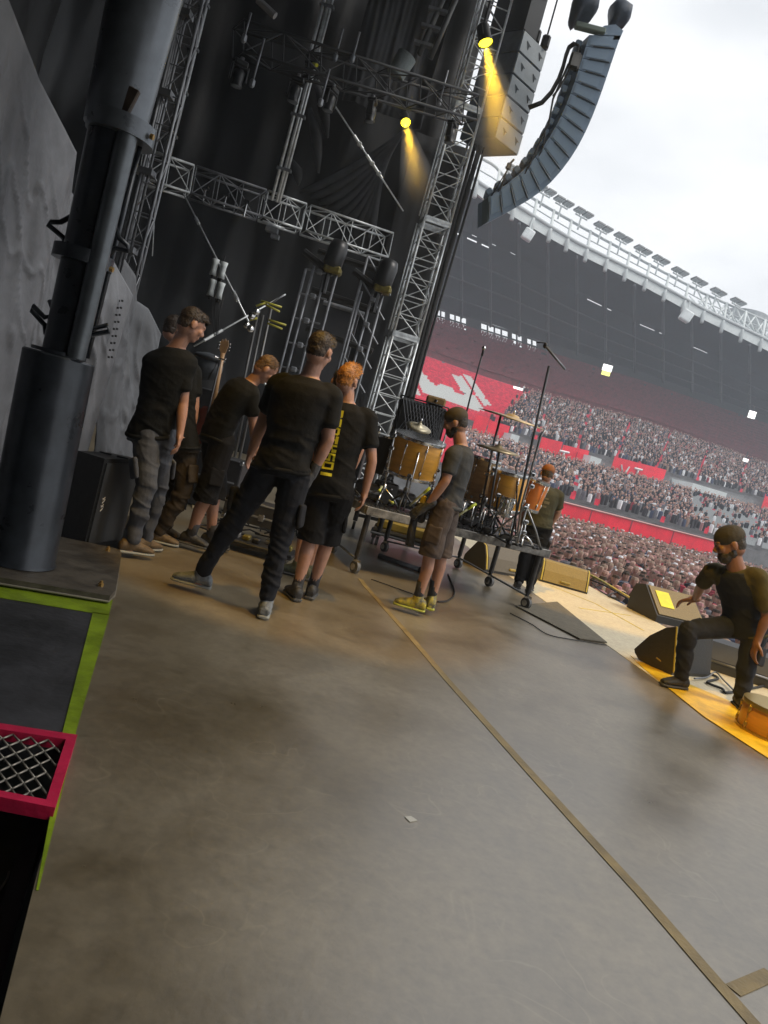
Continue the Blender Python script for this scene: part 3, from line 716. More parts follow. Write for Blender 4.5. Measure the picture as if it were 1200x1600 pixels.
# pipes
def pipes(name, pa, pb, Y, offs, r, lab, mt=alu):
    t = thing(name, lab, 'pipe', P(*pb, Y))
    for i, o_ in enumerate(offs):
        a, b = P(*pa, Y)+v_*o_, P(*pb, Y)+v_*o_; mk('tube', MB().cyl(a, b, r, n=10), mt, t, True)
    a, b = P(*pa, Y), P(*pb, Y)
    for k in (.1, .35, .6, .85): q = a.lerp(b, k); mk('coupler', MB().box(q, (abs(offs[-1]-offs[0])+.16, .14, .06)), dalu, t)
    return t
pipes('double_pipe', (325, -20), (258, 252), 17, (-.035, .06), .042, 'tall thin double pipe standing on the left end of the cross truss')
pipes('double_pipe', (520, -25), (431, 315), 18, (-.10, .02, .08), .038, 'tall bright double pipe with black joint rising from the middle of the cross truss')
t = thing('pipe_joint', 'black jointed clamp cluster on the tall bright double pipe', 'clamp', P(489, 100, 17.9)); m = MB()
for k in range(4): m.bbox(P(489-k*3, 90+k*11, 17.9), (.30-.03*k, .26, .09), .03)
mk('collar', m, black, t); mk('knob', MB().cyl(P(489, 100, 17.7), P(495, 102, 17.5), .04, n=8), hivis, t)
truss(P(312, -30, 8), P(150, 640, 8), .19, v_, .018, .008, .3, 'ladder_truss', 'slim lattice mast right behind the big black pole', m=dalu)
pipes('cable_pipe', (296, -30), (180, 460), 7.9, (0, .05), .014, 'thin paired conduit clipped to the slim lattice mast', dalu)
# chain / strap wires with ratchets
def wire(px0, Y0, px1, Y1, r, lab, at_=(.5,), name='guy_wire', grp='steel guy wires over the stage', mt=alu):
    a, b = P(*px0, Y0), P(*px1, Y1); t = thing(name, lab, 'wire', a if a.z < b.z else b, grp)
    mk('rope', MB().cyl(a, b, r, n=6), mt, t, True)
    for k in at_:
        q = a.lerp(b, k); d = (b-a).normalized(); m = MB().cyl(q-d*.18, q+d*.18, r*1.9, n=8); m.lathe(q+d*.05, d.orthogonal(), [(r*3, -r), (r*3, r), (r*2, r)], 10)
        mk('turnbuckle', m, mt, t, 40)
wire((287, 303), 17.5, (388, 502), 12.5, .018, 'steel guy wire from the cross truss down to the yellow armed stand, with turnbuckle', (.27, .85))
wire((303, 541), 11.5, (446, 460), 12.5, .013, 'steel guy wire crossing behind the guitar head toward the dark lamp lifts', (.2,))
wire((497, 125), 18, (630, 330), 19.5, .02, 'steel guy wire slanting to the middle of the lattice tower', (.45, .6, .68))
wire((243, 300), 17, (238, 400), 17, .012, 'thin cable dropping from the left end girder', ())
wire((406, 585), 12, (425, 620), 12, .02, 'short steel stay beside the bending stagehand', ())
# dark rigging truss with lamps over the stage
ra_, rb_ = P(372, 62, 14), P(735, 172, 17.2)
truss(ra_, rb_, .5, UP, .03, .014, .8, 'rigging_truss', 'dark lattice rigging truss crossing the top of the stage under the lamps', None, mat('dark_truss', (.03, .032, .036), .5, .3), cat='truss')
lamp_dark = mat('lamp_housing', (.012, .013, .015), .4, 0, .2, 10)
lens_dark = mat('dull_lens', (.15, .17, .2), .12)
def make_head():
    t = thing('moving_head_lamp', 'x', 'stage lamp', (0, 0, 0))
    mk('base', MB().bbox((0, 0, -.08), (.34, .26, .14), .03), lamp_dark, t, 40)
    mk('yoke', MB().bbox((-.2, 0, -.32), (.05, .16, .40), .015).bbox((.2, 0, -.32), (.05, .16, .40), .015).bbox((0, 0, -.17), (.42, .16, .05), .015), lamp_dark, t, 40)
    h = mk('head', MB().lathe((0, 0, -.22), (0, 0, -1), [(.10, 0), (.15, .06), (.15, .22), (.13, .34), (.15, .40), (.15, .43)], 16), lamp_dark, t, 40)
    mk('lens', MB().lathe((0, 0, -.655), (0, 0, -1), [(.13, 0), (.12, .01), (.05, .02)], 14), lens_dark, h, True)
    mk('clamp', MB().bbox((0, 0, .04), (.1, .08, .12), .02), dalu, t); return t
hd = make_head(); gname = 'unlit moving head lamps along the dark rigging truss'
where = ['leftmost unlit lamp', 'unlit lamp left of the tall double pipe', 'unlit lamp right of the tall double pipe', 'unlit lamp above the long guy wire', 'rightmost unlit lamp, next to the lattice tower']
for i, k in enumerate((.03, .24, .38, .55, .93)):
    o = hd if i == 0 else copy_tree(hd); q = ra_.lerp(rb_, k); o.location = q-V((0, 0, .34)); o.scale = (.72,)*3; o.rotation_euler = (RND.uniform(-.1, .1), 0, RND.uniform(0, 3))
    o['label'] = where[i]+' hanging from the dark rigging truss'; o['group'] = gname
for i, (x, y, y2, Y) in enumerate(((392, 20, 60, 13.5), (413, 60, 130, 13.8), (536, 45, 90, 15), (562, 50, 92, 15), (515, 108, 160, 14.5), (700, 110, 160, 16.5))):
    wd = ['leftmost', 'second from the left', 'third from the left', 'fourth from the left', 'lowest', 'rightmost'][i]
    t = thing('hoist_chain', wd+' pale hoist chain with a hook near the dark rigging truss', 'chain', P(x-9, y2, Y), 'hoist chains above the stage')
    mk('chain', MB().cyl(P(x, y, Y), P(x-(y2-y)*.27, y2, Y), .022, n=6), dalu, t, True); mk('hook_block', MB().bbox(P(x-(y2-y)*.27, y2, Y), (.1, .08, .16), .03), lens_dark if i in (2, 3) else dalu, t)
pipes('roller_tube', (700, -20), (655, 85), 16.5, (0, .25), .06, 'grey roller tubes leaning at the top beside the lattice tower', mat('grey_tube', (.06, .065, .07), .5))
pc = P(625, 112, 16.3); solo('roller_bag', MB().cyl(P(636, 88, 16.3), P(617, 118, 16.3), .22, .20, n=16), mat('pale_cloth', (.17, .20, .21), .8, 0, .2, 4, .4), 'pale grey cylinder shaped bag hanging at the end of the roller tubes', 'bag')
t = thing('strip_lamp', 'pale strip lamp bar at the very top left of the stage opening', 'lamp', P(415, 12, 13)); mk('bar', MB().cyl(P(403, 0, 13), P(430, 25, 13), .06, n=8), mat('grey_bar', (.2, .2, .21), .5), t); mk('bracket', MB().cyl(P(403, 0, 13), P(400, -30, 13), .02, n=6), black, t)
drape('pleated_drape', [P(575, 0, 17)*V((1, 1, 0)) if False else V((P(560, 60, 18.5).x, 18.6, 0)), V((P(690, 60, 19).x, 19.4, 0))], P(600, 165, 18.5).z, 15.3, 5, .16, 'grey black pleated drape bunched beside the top of the lattice tower', mat('pleat_cloth', (.035, .038, .045), .8, 0, .3, 2), n=80, seed=6)
# swag folds of cloth tied up in the middle of the backdrop
m = MB()
for k in range(9):
    a = P(632-k*4, 205+k*6, 20.6); b = P(470+k*14, 300+k*9, 20.9); c = a.lerp(b, .5)-V((0, 0, .5+.1*k))
    pts = [a.lerp(c, i/6).lerp(c.lerp(b, i/6), i/6) for i in range(7)]; m.tube(pts, [.05, .09, .12, .14, .14, .12, .05], 8)
solo('gathered_drape', m, mat('fold_cloth', (.035, .037, .042), .75, 0, .3, 3), 'gathered folds of black cloth fanning out toward the left yellow spotlight', 'drape', smooth=True)
m = MB()
for (x0, y0, x1, y1) in ((492, 125, 512, 215), (484, 170, 498, 270), (455, 250, 466, 290)):
    a, b = P(x0, y0, 20.3), P(x1, y1, 20.3); m.tube([a, a.lerp(b, .4)+v_*.08, a.lerp(b, .7)+v_*.05, b], [.06, .16, .12, .03], 8)
solo('hanging_cloth', m, mat('fold_cloth', (.035,)*3), 'loose pale-lit folds of black cloth hanging right of the tall double pipe', 'cloth', smooth=True)
# ---- lit yellow spotlights with beams in the stage smoke
amber = (1.0, .56, .03)
ylens = mat('lit_yellow_lens', (.9, .8, .1), .3, emit=(1, .78, .02), es=5)
def beam_mat(nm, dens, L_):
    bm_ = bpy.data.materials.new(nm); bm_.use_nodes = True; t = bm_.node_tree; t.nodes.clear(); n = t.nodes.new
    o_ = n('ShaderNodeOutputMaterial'); pv = n('ShaderNodeVolumePrincipled'); pv.inputs['Color'].default_value = (1, 1, 1, 1); pv.inputs['Density'].default_value = dens; pv.inputs['Anisotropy'].default_value = .0
    tcn = n('ShaderNodeTexCoord'); ln_ = n('ShaderNodeVectorMath'); ln_.operation = 'LENGTH'; t.links.new(tcn.outputs['Object'], ln_.inputs[0])
    mr_ = n('ShaderNodeMapRange'); mr_.interpolation_type = 'SMOOTHSTEP'; mr_.inputs['From Min'].default_value = L_*.15; mr_.inputs['From Max'].default_value = L_*.98; mr_.inputs['To Min'].default_value = dens; mr_.inputs['To Max'].default_value = 0
    t.links.new(ln_.outputs['Value'], mr_.inputs['Value']); t.links.new(mr_.outputs[0], pv.inputs['Density']); t.links.new(pv.outputs[0], o_.inputs['Volume']); return bm_
def spotlight(px, Y, tgt, size, beam, energy, lab, L_, cone):
    p = P(*px, Y) if len(px) == 2 else V(px); q = V(tgt); d = (q-p).normalized()
    t = thing('stage_spotlight', lab, 'stage lamp', p, 'amber stage spotlights')
    R3 = d.to_track_quat('Z', 'Y').to_matrix()
    h = mk('housing', MB().lathe(p-d*(size*3.2), d, [(size*.6, 0), (size*1.0, size*.4), (size*1.05, size*2.2), (size*1.2, size*3.2), (size*1.12, size*3.2), (size*1.0, size*2.95)], 20), lamp_dark, t, 40)
    mk('lens', MB().lathe(p-d*(size*.22), d, [(size*1.08, 0), (size*.9, .02), (size*.4, .035)], 20), ylens, h, True)
    mk('yoke', MB().bbox(p-d*size*1.6+R3@V((size*1.25, 0, 0)), (size*.2, size*.5, size*1.8), .01, R3).bbox(p-d*size*1.6-R3@V((size*1.25, 0, 0)), (size*.2, size*.5, size*1.8), .01, R3).cyl(p-d*size*2.4-R3@V((size*1.25, 0, 0)), p-d*size*2.4+R3@V((size*1.25, 0, 0)), size*.15), lamp_dark, t)
    mk('clamp', MB().cyl(p-d*size*2.6, p-d*size*2.6+V((0, 0, size*4)), size*.22, n=8), lamp_dark, t)
    ld = bpy.data.lights.new('spot', 'SPOT'); ld.energy = energy; ld.color = amber; ld.spot_size = cone; ld.spot_blend = .4 if not beam else 1.0; ld.shadow_soft_size = .06
    lo = bpy.data.objects.new('spot_lamp', ld); COL.objects.link(lo); lo.location = d*.03; lo.rotation_euler = (-d).to_track_quat('Z', 'Y').to_euler(); lo.parent = t
    if beam:
        m = MB().lathe(p+d*.05, d, [(size*.9, 0), (size*.9+L_*math.tan(cone/2)*1.05, L_)], 24)
        b = mk('beam', m, beam_mat('smoke_beam', beam, L_), None, True, loc=p); tag(b, 'smoky amber light beam under the '+lab.split(' amber')[0]+' amber spotlight', 'beam', kind='stuff')
spotlight((634, 192), 17, P(655, 300, 15.6),   .10, .40, 1500, 'left lit amber spotlight hanging over the middle of the lattice tower', 2.9, math.radians(16))
spotlight((759, 68), 18, P(782, 200, 17.6), .15, .26, 3200, 'right lit amber spotlight in front of the black loudspeaker cluster', 3.6, math.radians(24))
# lamps of the same kind assumed over wings and apron, added out of frame
spotlight((.1, 3.2, 7.9), 0, (-.35, 5.7, 1.2), .14, 0, 900, 'amber spotlight hung high over the upstage wing above the stagehands', 2, math.radians(27))  # assumed lamp, added for the orange light on hair, necks and shoulders
spotlight((.9, 2.0, 7.2), 0, (3.45, 5.9, .1), .14, 0, 1300, 'amber spotlight hung high over the near wing aimed at the apron', 2, math.radians(19))  # unseen lamp, assumed and added to throw yellow light on the apron
spotlight((-.2, 5.0, 8.6), 0, (2.9, 9.9, .3), .14, 0, 1900, 'amber spotlight hung high over the middle of the stage aimed at the front wedges', 2, math.radians(22))  # out of view, added as an assumed source for the gold-lit wedges
# ---- loudspeaker cluster
gcab = mat('cabinet_grey', (.36, .40, .43), .6, 0, .12, 2)
bcab = mat('array_blue_grey', (.19, .26, .35), .55, 0, .15, 2)
A = P(771, 215, 19.5); za = A.z; B_ = A+(G(801, 239, za)-A)*1.22; C_ = G(755, 246, za); D_ = A+C_-B_; zt = P(817, 45, 19.5).z; H5 = (zt-za)/5
t = thing('speaker_cluster', 'hanging cluster of five big grey fronted cabinets with black sides', 'loudspeaker', (A+C_)/2)
for k in range(5):
    off = V((0, 0, H5*k)); ins = .03
    c = mk('cabinet', MB().prism([p+off+V((0, 0, .015)) for p in (A, B_, C_, D_)], V((0, 0, H5-.03))), mat('cluster_side', (.10, .12, .15), .7, 0, .2, 3), t)
    n_ = (B_-A).cross(UP).normalized()
    if n_.y > 0: n_ = -n_
    e = (B_-A)
    mk('grille', MB().prism([A+e*.02+off+n_*.01+V((0, 0, .03)), A+e*.98+off+n_*.01+V((0, 0, .03)), A+e*.98+off+n_*.01+V((0, 0, H5-.03)), A+e*.02+off+n_*.01+V((0, 0, H5-.03))], n_*.03), gcab, c)
    for f in (.27, .78):
        q = A+e*f+off+n_*.045+V((0, 0, H5*.5)); m = MB(); er = e.normalized()
        m.prism([q+er*-.07+UP*.08, q+er*.10+UP*.02, q+er*.03-UP*.0, q+er*.02-UP*.09, q-er*.02-UP*.0], n_*.012); mk('emblem', m, mat('emblem_dark', (.03, .04, .05), .6), c)
fu = UP*.5
t = thing('hoist_rig', 'black hoist frame with motors and chains on top of the loudspeaker cluster', 'hoist', V((A.x, A.y, zt)))
ctr_ = (A+C_)/2
mk('mass', MB().prism([V((p.x, p.y, zt+.02)) for p in (A.lerp(B_, .0), A.lerp(B_, .55), C_.lerp(D_, .3), D_)], V((0, 0, 1.1))), mat('cluster_black', (.02, .024, .03)), t)
for k in range(7):
    q = A.lerp(B_, .1+.13*k)+(D_-A)*(.1*(k % 3)); zz = zt+(1.1 if k < 4 else .0); mk('motor', MB().bbox(V((q.x, q.y, zz+.16)), (.22, .26, .34), .05), lamp_dark, t); mk('chain', MB().cyl(V((q.x, q.y, zz+.3)), V((q.x, q.y, zt+3.2)), .022, n=6), lamp_dark, t, True)
# ---- curved line array
ridge = [(920, 54), (905, 104), (892, 143), (877, 184), (862, 207), (843, 240), (815, 270), (783, 294), (765, 306)]
edge_ = [(970, 55), (957, 92), (942, 140), (925, 185), (905, 230), (880, 265), (850, 300), (812, 322), (764, 346)]
def resample(pts, n):
    d = [0]
    for a, b in zip(pts, pts[1:]): d.append(d[-1]+math.dist(a, b))
    r = []
    for k in range(n+1):
        s = d[-1]*k/n; i = max(j for j in range(len(d)-1) if d[j] <= s+1e-9); f = (s-d[i])/(d[i+1]-d[i]); r.append((pts[i][0]+(pts[i+1][0]-pts[i][0])*f, pts[i][1]+(pts[i+1][1]-pts[i][1])*f))
    return r
def smooth_pts(p, it=3):
    for _ in range(it): p = [p[0]]+[((a[0]+2*b[0]+c[0])/4, (a[1]+2*b[1]+c[1])/4) for a, b, c in zip(p, p[1:], p[2:])]+[p[-1]]
    return p
NR = 16; rs_, es_ = smooth_pts(resample(ridge, NR)), smooth_pts(resample(edge_, NR)); LY = 19.0; ex = V((-.22, .85, .02))
t = thing('line_array', 'long curved blue grey line array of stacked speaker cabinets hanging against the sky', 'loudspeaker', P(930, 50, LY))
for k in range(NR):
    a, b, c, d = P(*rs_[k], LY), P(*es_[k], LY), P(*es_[k+1], LY), P(*rs_[k+1], LY); cen = (a+b+c+d)/4
    sh = lambda p, f=.955: cen+(p-cen)*f
    cab = mk('cabinet', MB().prism([sh(a), b.lerp(c, .03), b.lerp(c, .97), sh(d)], ex), bcab, t)
    # stepped side plate and rear handle
    pl = [a.lerp(b, .1).lerp(d.lerp(c, .1), .12), a.lerp(b, .8).lerp(d.lerp(c, .8), .12), a.lerp(b, .8).lerp(d.lerp(c, .8), .86), a.lerp(b, .1).lerp(d.lerp(c, .1), .86)]
    mk('side_plate', MB().prism(pl, V((0, -.018, 0))), mat('array_side', (.21, .29, .385), .5), cab)
    q = a.lerp(d, .5)+ex*.5; dr = (a-b).normalized(); mk('rear_block', MB().bbox(q+dr*.05, (.16, .5, (a-d).length*.62), .03, Matrix.Rotation(-math.atan2((a-d).x, (a-d).z)*-1, 3, 'Y')), bcab, cab)
    mk('seam_bracket', MB().cyl(d.lerp(c, .25)+V((0, -.03, 0)), d.lerp(c, .92)+V((0, -.03, 0)), .018, n=6), mat('bracket_dark', (.04, .055, .07), .5), cab)
a, b, c, d = P(*rs_[-1], LY), P(*es_[-1], LY), P(756, 350, LY), P(758, 315, LY)
mk('end_frame', MB().prism([a, b, c.lerp(b, .7), d.lerp(a, .7)], ex*.5), mat('array_pale', (.13, .18, .2), .5), t)
mk('bumper_bar', MB().bbox(P(922, 45, LY), (.75, .2, .13), .02, Matrix.Rotation(-.02, 3, 'Y')), mat('green_grey', (.16, .20, .17), .6), t)
mk('top_frame', MB().prism([P(930, 62, LY), P(968, 62, LY), P(974, 48, LY), P(962, 38, LY), P(944, 40, LY)], ex), bcab, t)
bagm = mat('rain_cover', (.035, .05, .075), .6, 0, .3, 4, .5, 6)
def lump(name, pts, Y, th, lab, cat):
    m = MB(); n = len(pts); a = [P(*p, Y) for p in pts]; c = sum(a, V((0, 0, 0)))/n
    rings = []
    for f, dy in ((.55, -th), (.85, -th*.75), (1, -th*.2), (1, th*.3), (.85, th*.8), (.5, th)): rings.append([c+(p-c)*f+V((0, dy, 0)) for p in a])
    m.add([p for r in rings for p in r], [tuple(range(n-1, -1, -1)), tuple(range(5*n, 6*n))]+[(j*n+i, j*n+(i+1) % n, (j+1)*n+(i+1) % n, (j+1)*n+i) for j in range(5) for i in range(n)])
    return solo(name, m, bagm, lab, cat, smooth=True)
lump('hoist_bag', [(951, 42), (953, 30), (952, 12), (960, 4), (972, 5), (987, 16), (984, 30), (976, 40), (965, 37), (960, 44)], LY+.3, .35, 'dark blue covered hoist motor on top of the line array', 'hoist')
lump('hoist_bag', [(893, 40), (889, 30), (895, 0), (905, -15), (938, -12), (934, 15), (924, 29), (908, 27), (900, 35)], LY, .4, 'dark grey covered hoist motor hanging at the top edge of the sky', 'hoist')
m = MB()
loop = [(905, 78), (903, 70), (895, 66), (888, 72), (884, 85), (880, 102), (872, 122), (860, 142), (845, 158), (825, 166)]
for o_ in (0, 2.2, 4.5):
    m.tube([P(x+o_*.4+math.sin(i)*1.0, y+o_, LY+.05*o_) for i, (x, y) in enumerate(loop)], .024, 6)
m.tube([P(x, y, LY) for x, y in ((904, 74), (900, 90), (892, 104), (884, 120), (872, 140), (864, 150))], .026, 6)
solo('cable_loop', m, rubber, 'looped black cables hanging between the speaker cluster and the line array', 'cable', smooth=True)
m = MB().tube([P(x, y, LY) for x, y in ((900, 98), (888, 100), (864, 155), (857, 195), (851, 205), (836, 240), (820, 272))], .025, 6).tube([P(x, y, LY) for x, y in ((852, 205), (850, 225), (842, 245))], .018, 6)
m.bbox(P(898, 96, LY), (.28, .2, .4), .05)
solo('steel_rope', m, rubber, 'thin black ropes hanging beside the rear of the line array', 'rope', smooth=True)
m = MB().tube([P(803, 249, LY), P(795, 258, LY)], .03, 6).bbox(P(795, 260, LY), (.12, .1, .18), .03)
for x, y in ((768, 306), (778, 300), (781, 298)): m.tube([P(793, 265, LY), P(x, y, LY)], .016, 5)
solo('lifting_sling', m, rubber, 'small black shackle with three slings lifting the bottom end of the line array', 'sling', smooth=True)

# ---------------------------------------------------------------- near left: pole, plate, deck, steps, cloth, cabinet
polem = mat('pole_paint', (.035, .040, .048), .3, .35, .3, 5, .06, 20)
bz = G(30, 876, .06); Yp = bz.y
t = thing('roof_support_pole', 'massive black painted support pole with sleeve, collars and hooks', 'pole', bz)
tp_ = P(93, 556, Yp); r0 = .198
pup = (P(176, 205, Yp)-P(96, 555, Yp)).normalized()
mk('sleeve', MB().loft([(bz, V((r0+.01, 0, 0)), V((0, r0+.01, 0))), (bz+V((0, 0, .02)), V((r0, 0, 0)), V((0, r0, 0))), (tp_-V((0, 0, .01)), V((r0, 0, 0)), V((0, r0, 0))), (tp_, V((r0-.008, 0, 0)), V((0, r0-.008, 0)))], 48), polem, t, 35)
a, b = P(97, 560, Yp), P(180, 195, Yp)
mk('inner_pole', MB().cyl(a, b, .115, .135, 36), polem, t, 35)
mk('side_tube', MB().cyl(P(118, 560, Yp-.09), P(200, 205, Yp-.09), .052, .058, 24), mat('pole_light', (.12, .135, .15), .35, .4, .2, 6), t, 35)
mk('back_tube', MB().cyl(P(136, 560, Yp+.05), P(226, 200, Yp+.05), .014, n=10), polem, t, True)
mk('upper_pole', MB().cyl(P(178, 205, Yp), P(240, -60, Yp), .165, .20, 40), mat('pole_pale', (.13, .145, .165), .3, .4, .2, 4), t, 35)
def collar(x, y, r, h, m_=polem):
    c = P(x, y, Yp); return mk('collar', MB().lathe(c-pup*h/2, pup, [(r*.8, 0), (r, 0), (r, h), (r*.8, h)], 40), m_, t, 35)
collar(190, 203, .185, .10, mat('pole_pale', (.07,)*3)); collar(130, 403, .165, .075); collar(92, 552, .15, .02)
mk('bracket_plate', MB().bbox(P(190, 160, Yp-.13), (.13, .03, .2), .006, Matrix.Rotation(.25, 3, 'Y')), mat('brown_plate', (.045, .032, .025), .6, 0, .4, 10), t)
for x, y in ((235, 213), (172, 420)): mk('bolt', MB().cyl(P(x, y, Yp-.05), P(x+5, y+2, Yp-.05), .016, n=6), mat('brass', (.4, .25, .08), .4, .6), t)
for pts in (((112, 338), (95, 347), (80, 347), (76, 352), (86, 360), (100, 372), (102, 385)), ((178, 350), (186, 372), (200, 384), (200, 392), (180, 388), (168, 400)),
            ((78, 470), (85, 492), (70, 496), (52, 478), (50, 486), (70, 508), (72, 522)), ((132, 480), (140, 515), (168, 508), (170, 518), (140, 524), (128, 545), (124, 560))):
    mk('hook', MB().tube([P(x, y, Yp-.02*(i % 2)) for i, (x, y) in enumerate(pts)], .015, 8), polem, t, True)
m = MB(); zt_ = .055
pl = [G(187, 858, zt_), G(190, 866, zt_), G(181, 922, zt_), G(172, 931, zt_), G(-60, 892, zt_), G(-20, 815, zt_), G(150, 850, zt_)]
m.prism([V((p.x, p.y, .015)) for p in pl], V((0, 0, zt_-.015)))
t2 = thing('base_plate', 'worn steel base plate with rounded corner under the big black pole', 'plate', (pl[2].x-.4, pl[2].y+.2, 0))
mk('plate', m, mat('worn_steel', (.085, .072, .055), .5, .3, .4, 7, .2, 30), t2)
mk('rim', MB().tube([V((p.x, p.y, .02)) for p in pl[1:5]], .007, 6), mat('rim_steel', (.3, .27, .22), .4, .5), t2)
for x, y in ((168, 861), (157, 916)):
    q = G(x, y, zt_); mk('bolt', MB().cyl(q, q+V((0, 0, .02)), .017, n=6).cyl(q+V((0, 0, .02)), q+V((0, 0, .035)), .009, n=8), mat('brass', (.4, .25, .08)), t2)
# taped deck
t3 = thing('taped_deck', 'matt black deck panel with wide green tape border at the stage edge', 'deck', G(90, 1030, -.12))
dk = [G(176, 938), G(119, 1146), G(-260, 1100), G(-200, 885)]
mk('panel', MB().prism([V((p.x, p.y, -.12)) for p in dk], V((0, 0, .119))), mat('deck_black', (.022, .022, .025), .7, 0, .6, 3, .3, 20), t3)
gt = mat('green_tape', (.18, .26, .008), .45, 0, .35, 6, .2, 30)
def flat(name, pts, z, th, mt, par): return mk(name, MB().prism([V((G(*p, z).x, G(*p, z).y, z)) for p in pts], V((0, 0, th))), mt, par)
flat('tape_strip', [(176, 938), (170, 962), (-160, 908), (-160, 884)], .001, .002, gt, t3)
flat('tape_strip', [(145, 957), (171, 961), (118, 1146), (97, 1146)], .001, .002, gt, t3)
t3b = thing('green_edge_tape', 'narrow green tape running down the stage edge beside the stairwell', 'tape', G(100, 1250))
q0, q1 = G(119, 1146), G(60, 1392); sdv = V((-ed.y, ed.x, 0))
mk('tape', MB().prism([q0+V((0, 0, .001)), q1+V((0, 0, .001)), q1-sdv*-.006+V((0, 0, .001)), q0-sdv*-.035+V((0, 0, .001))], V((0, 0, .002))), gt, t3b)
# grated step
t4 = thing('grated_step', 'stair step with expanded metal grating in a bright pink red taped frame', 'step', G(50, 1200, -.15))
rt = mat('pink_red_tape', (.50, .012, .06), .45, 0, .15, 8, .2, 30)
zq = .030
def quad(px): return [G(*p, zq) for p in px]
o4 = quad(((-150, 1107), (121, 1148), (86, 1263), (-190, 1208))); i4 = quad(((-150, 1116), (103, 1155), (72, 1250), (-190, 1198)))
for i in range(4):
    j = (i+1) % 4; m = MB().prism([V((p.x, p.y, zq-.04)) for p in (o4[i], o4[j], i4[j], i4[i])], V((0, 0, .04+.001*i))); mk('frame_bar', m, rt, t4)
m = MB(); e1_, e2_ = (i4[1]-i4[0]), (i4[3]-i4[0]); n1 = 9; nn = 9
def gp(u, v): return i4[0].lerp(i4[1], u).lerp(i4[3].lerp(i4[2], u), v)+V((0, 0, -.012))
for j in range(nn):
    for i in range(n1):
        o_ = .5 if j % 2 else 0
        for du in (-.5, .5):
            u0, u1 = (i+o_)/n1, (i+o_+du)/n1
            if 0 <= u0 <= 1 and 0 <= u1 <= 1: m.cyl(gp(u0, j/nn), gp(u1, (j+1)/nn), .0038, n=5)
mk('grating', m, mat('grating_steel', (.30, .28, .24), .4, .5, .2, 20), t4, True)
t5 = thing('lower_step', 'black lower stair tread in the dark stairwell under the pink framed step', 'step', G(10, 1420, -.4))
mk('tread', MB().prism([V((p.x, p.y, -.42)) for p in (G(88, 1268, -.35), G(22, 1440, -.35), G(-300, 1400, -.35), G(-260, 1230, -.35))], V((0, 0, .05))), mat('step_board', (.05, .05, .052), .7, 0, .4, 5), t5)
mk('chip_mark', MB().tube([G(-5, 1398, -.36), G(12, 1372, -.36), G(14, 1362, -.36)], .004, 5), mat('paint_chip', (.3, .3, .3), .7), t5)
mk('riser_board', MB().prism([V((p.x, p.y, -1.0)) for p in (G(22, 1440, -.35), G(30, 1420, -.35), G(-290, 1385, -.35), G(-300, 1400, -.35))], V((0, 0, .57))), mat('deck_black', (.022,)*3), t5)
solo('stairwell_frame', MB().prism([V((p.x, p.y, -.30)) for p in (EL(1.1)+sdv*.02, EL(-.4)+sdv*.02, EL(-.4)+sdv*.07, EL(1.1)+sdv*.07)], V((0, 0, .06))), black, 'black side rail along the open stairwell at the lower left', 'rail', smooth=False)
# black floor speaker
c0, c1, c2 = G(130, 857), G(89, 843), G(188, 846); hh = P(150, 713, c0.y).z
t6 = thing('floor_speaker', 'knee high black speaker cabinet with amber lit top beside the big pole', 'loudspeaker', c0)
poly = [c0, c1, c1+(c2-c0)*.55+V((.02, .12, 0)), c2+(c1-c0)*.5, c2]
mk('cabinet', MB().prism(poly, V((0, 0, hh))), mat('speaker_paint', (.016, .016, .017), .55, 0, .25, 25, .3, 120), t6)
nn_ = (c2-c0).cross(UP).normalized(); nn_ = nn_ if nn_.y < 0 else -nn_; e = (c2-c0)
mk('grille', MB().prism([c0+e*.04+nn_*.004+V((0, 0, .03)), c2-e*.03+nn_*.004+V((0, 0, .03)), c2-e*.03+nn_*.004+V((0, 0, hh-.03)), c0+e*.04+nn_*.004+V((0, 0, hh-.03))], nn_*.012), mat('speaker_grille', (.035, .036, .038), .6, 0, .15, 90), t6)
ctr = sum(poly, V((0, 0, 0)))/5+V((0, 0, hh))
for f in (-.05, .07): mk('handle_slot', MB().bbox(ctr+V((f, .0+f*.3, .006)), (.09, .022, .012), .004, Matrix.Rotation(.3, 3, 'Z')), black, t6)
m = MB(); q = c0+e*.14+nn_*.018+V((0, 0, hh*.42))
for k, dz in enumerate((0, .03, .06, .085)):
    m.cyl(q+V((0, 0, dz)), q+V((0, 0, dz+.02))+e*.05, .004, n=5)
    if k % 2: m.cyl(q+V((0, 0, dz))+e*.06, q+V((0, 0, dz+.012))-e*.01, .004, n=5)
mk('logo', m, wpr, t6)
# grey tarpaulin wall
def tarp(name, cols, lab, nu, nv, amp, seed, mt):
    """cols: (px_bottom x, y on photo for the foot, Y, top px)"""
    def fn(u, v):
        k = u*(len(cols)-1); i = min(int(k), len(cols)-2); f = k-i
        b = V(cols[i][0]).lerp(V(cols[i+1][0]), f); tp__ = V(cols[i][1]).lerp(V(cols[i+1][1]), f)
        p = b.lerp(tp__, v); n = V((1, -.5, 0)).normalized()
        h_ = p.x+p.y; w1 = noise.noise(V((h_*2.2+p.z*.5+seed, p.z*.35, seed)))*1.3+noise.noise(V((h_*6+p.z*2.0, p.z*.6, seed)))*.8+noise.noise(V((p.y*9, p.z*3, seed)))*.3+(max(0, 1-abs(noise.noise(V((p.y*6+p.z*3, p.z*2.2, seed+4))))*6)**2)*.35
        return p+n*(w1*amp*min(1, 8*(1-u)+.1, 7*(1-v)+.05))
    m = MB().grid(fn, nu, nv); return solo(name, m, mt, lab, 'tarpaulin', smooth=True, thick=.006)
tarpm = mat('tarpaulin_grey', (.17, .175, .19), .55, 0, .15, 3, .5, 9)
def col(xb, yb, Y, xt, yt): return (P(xb, yb, Y), P(xt, yt, Y))
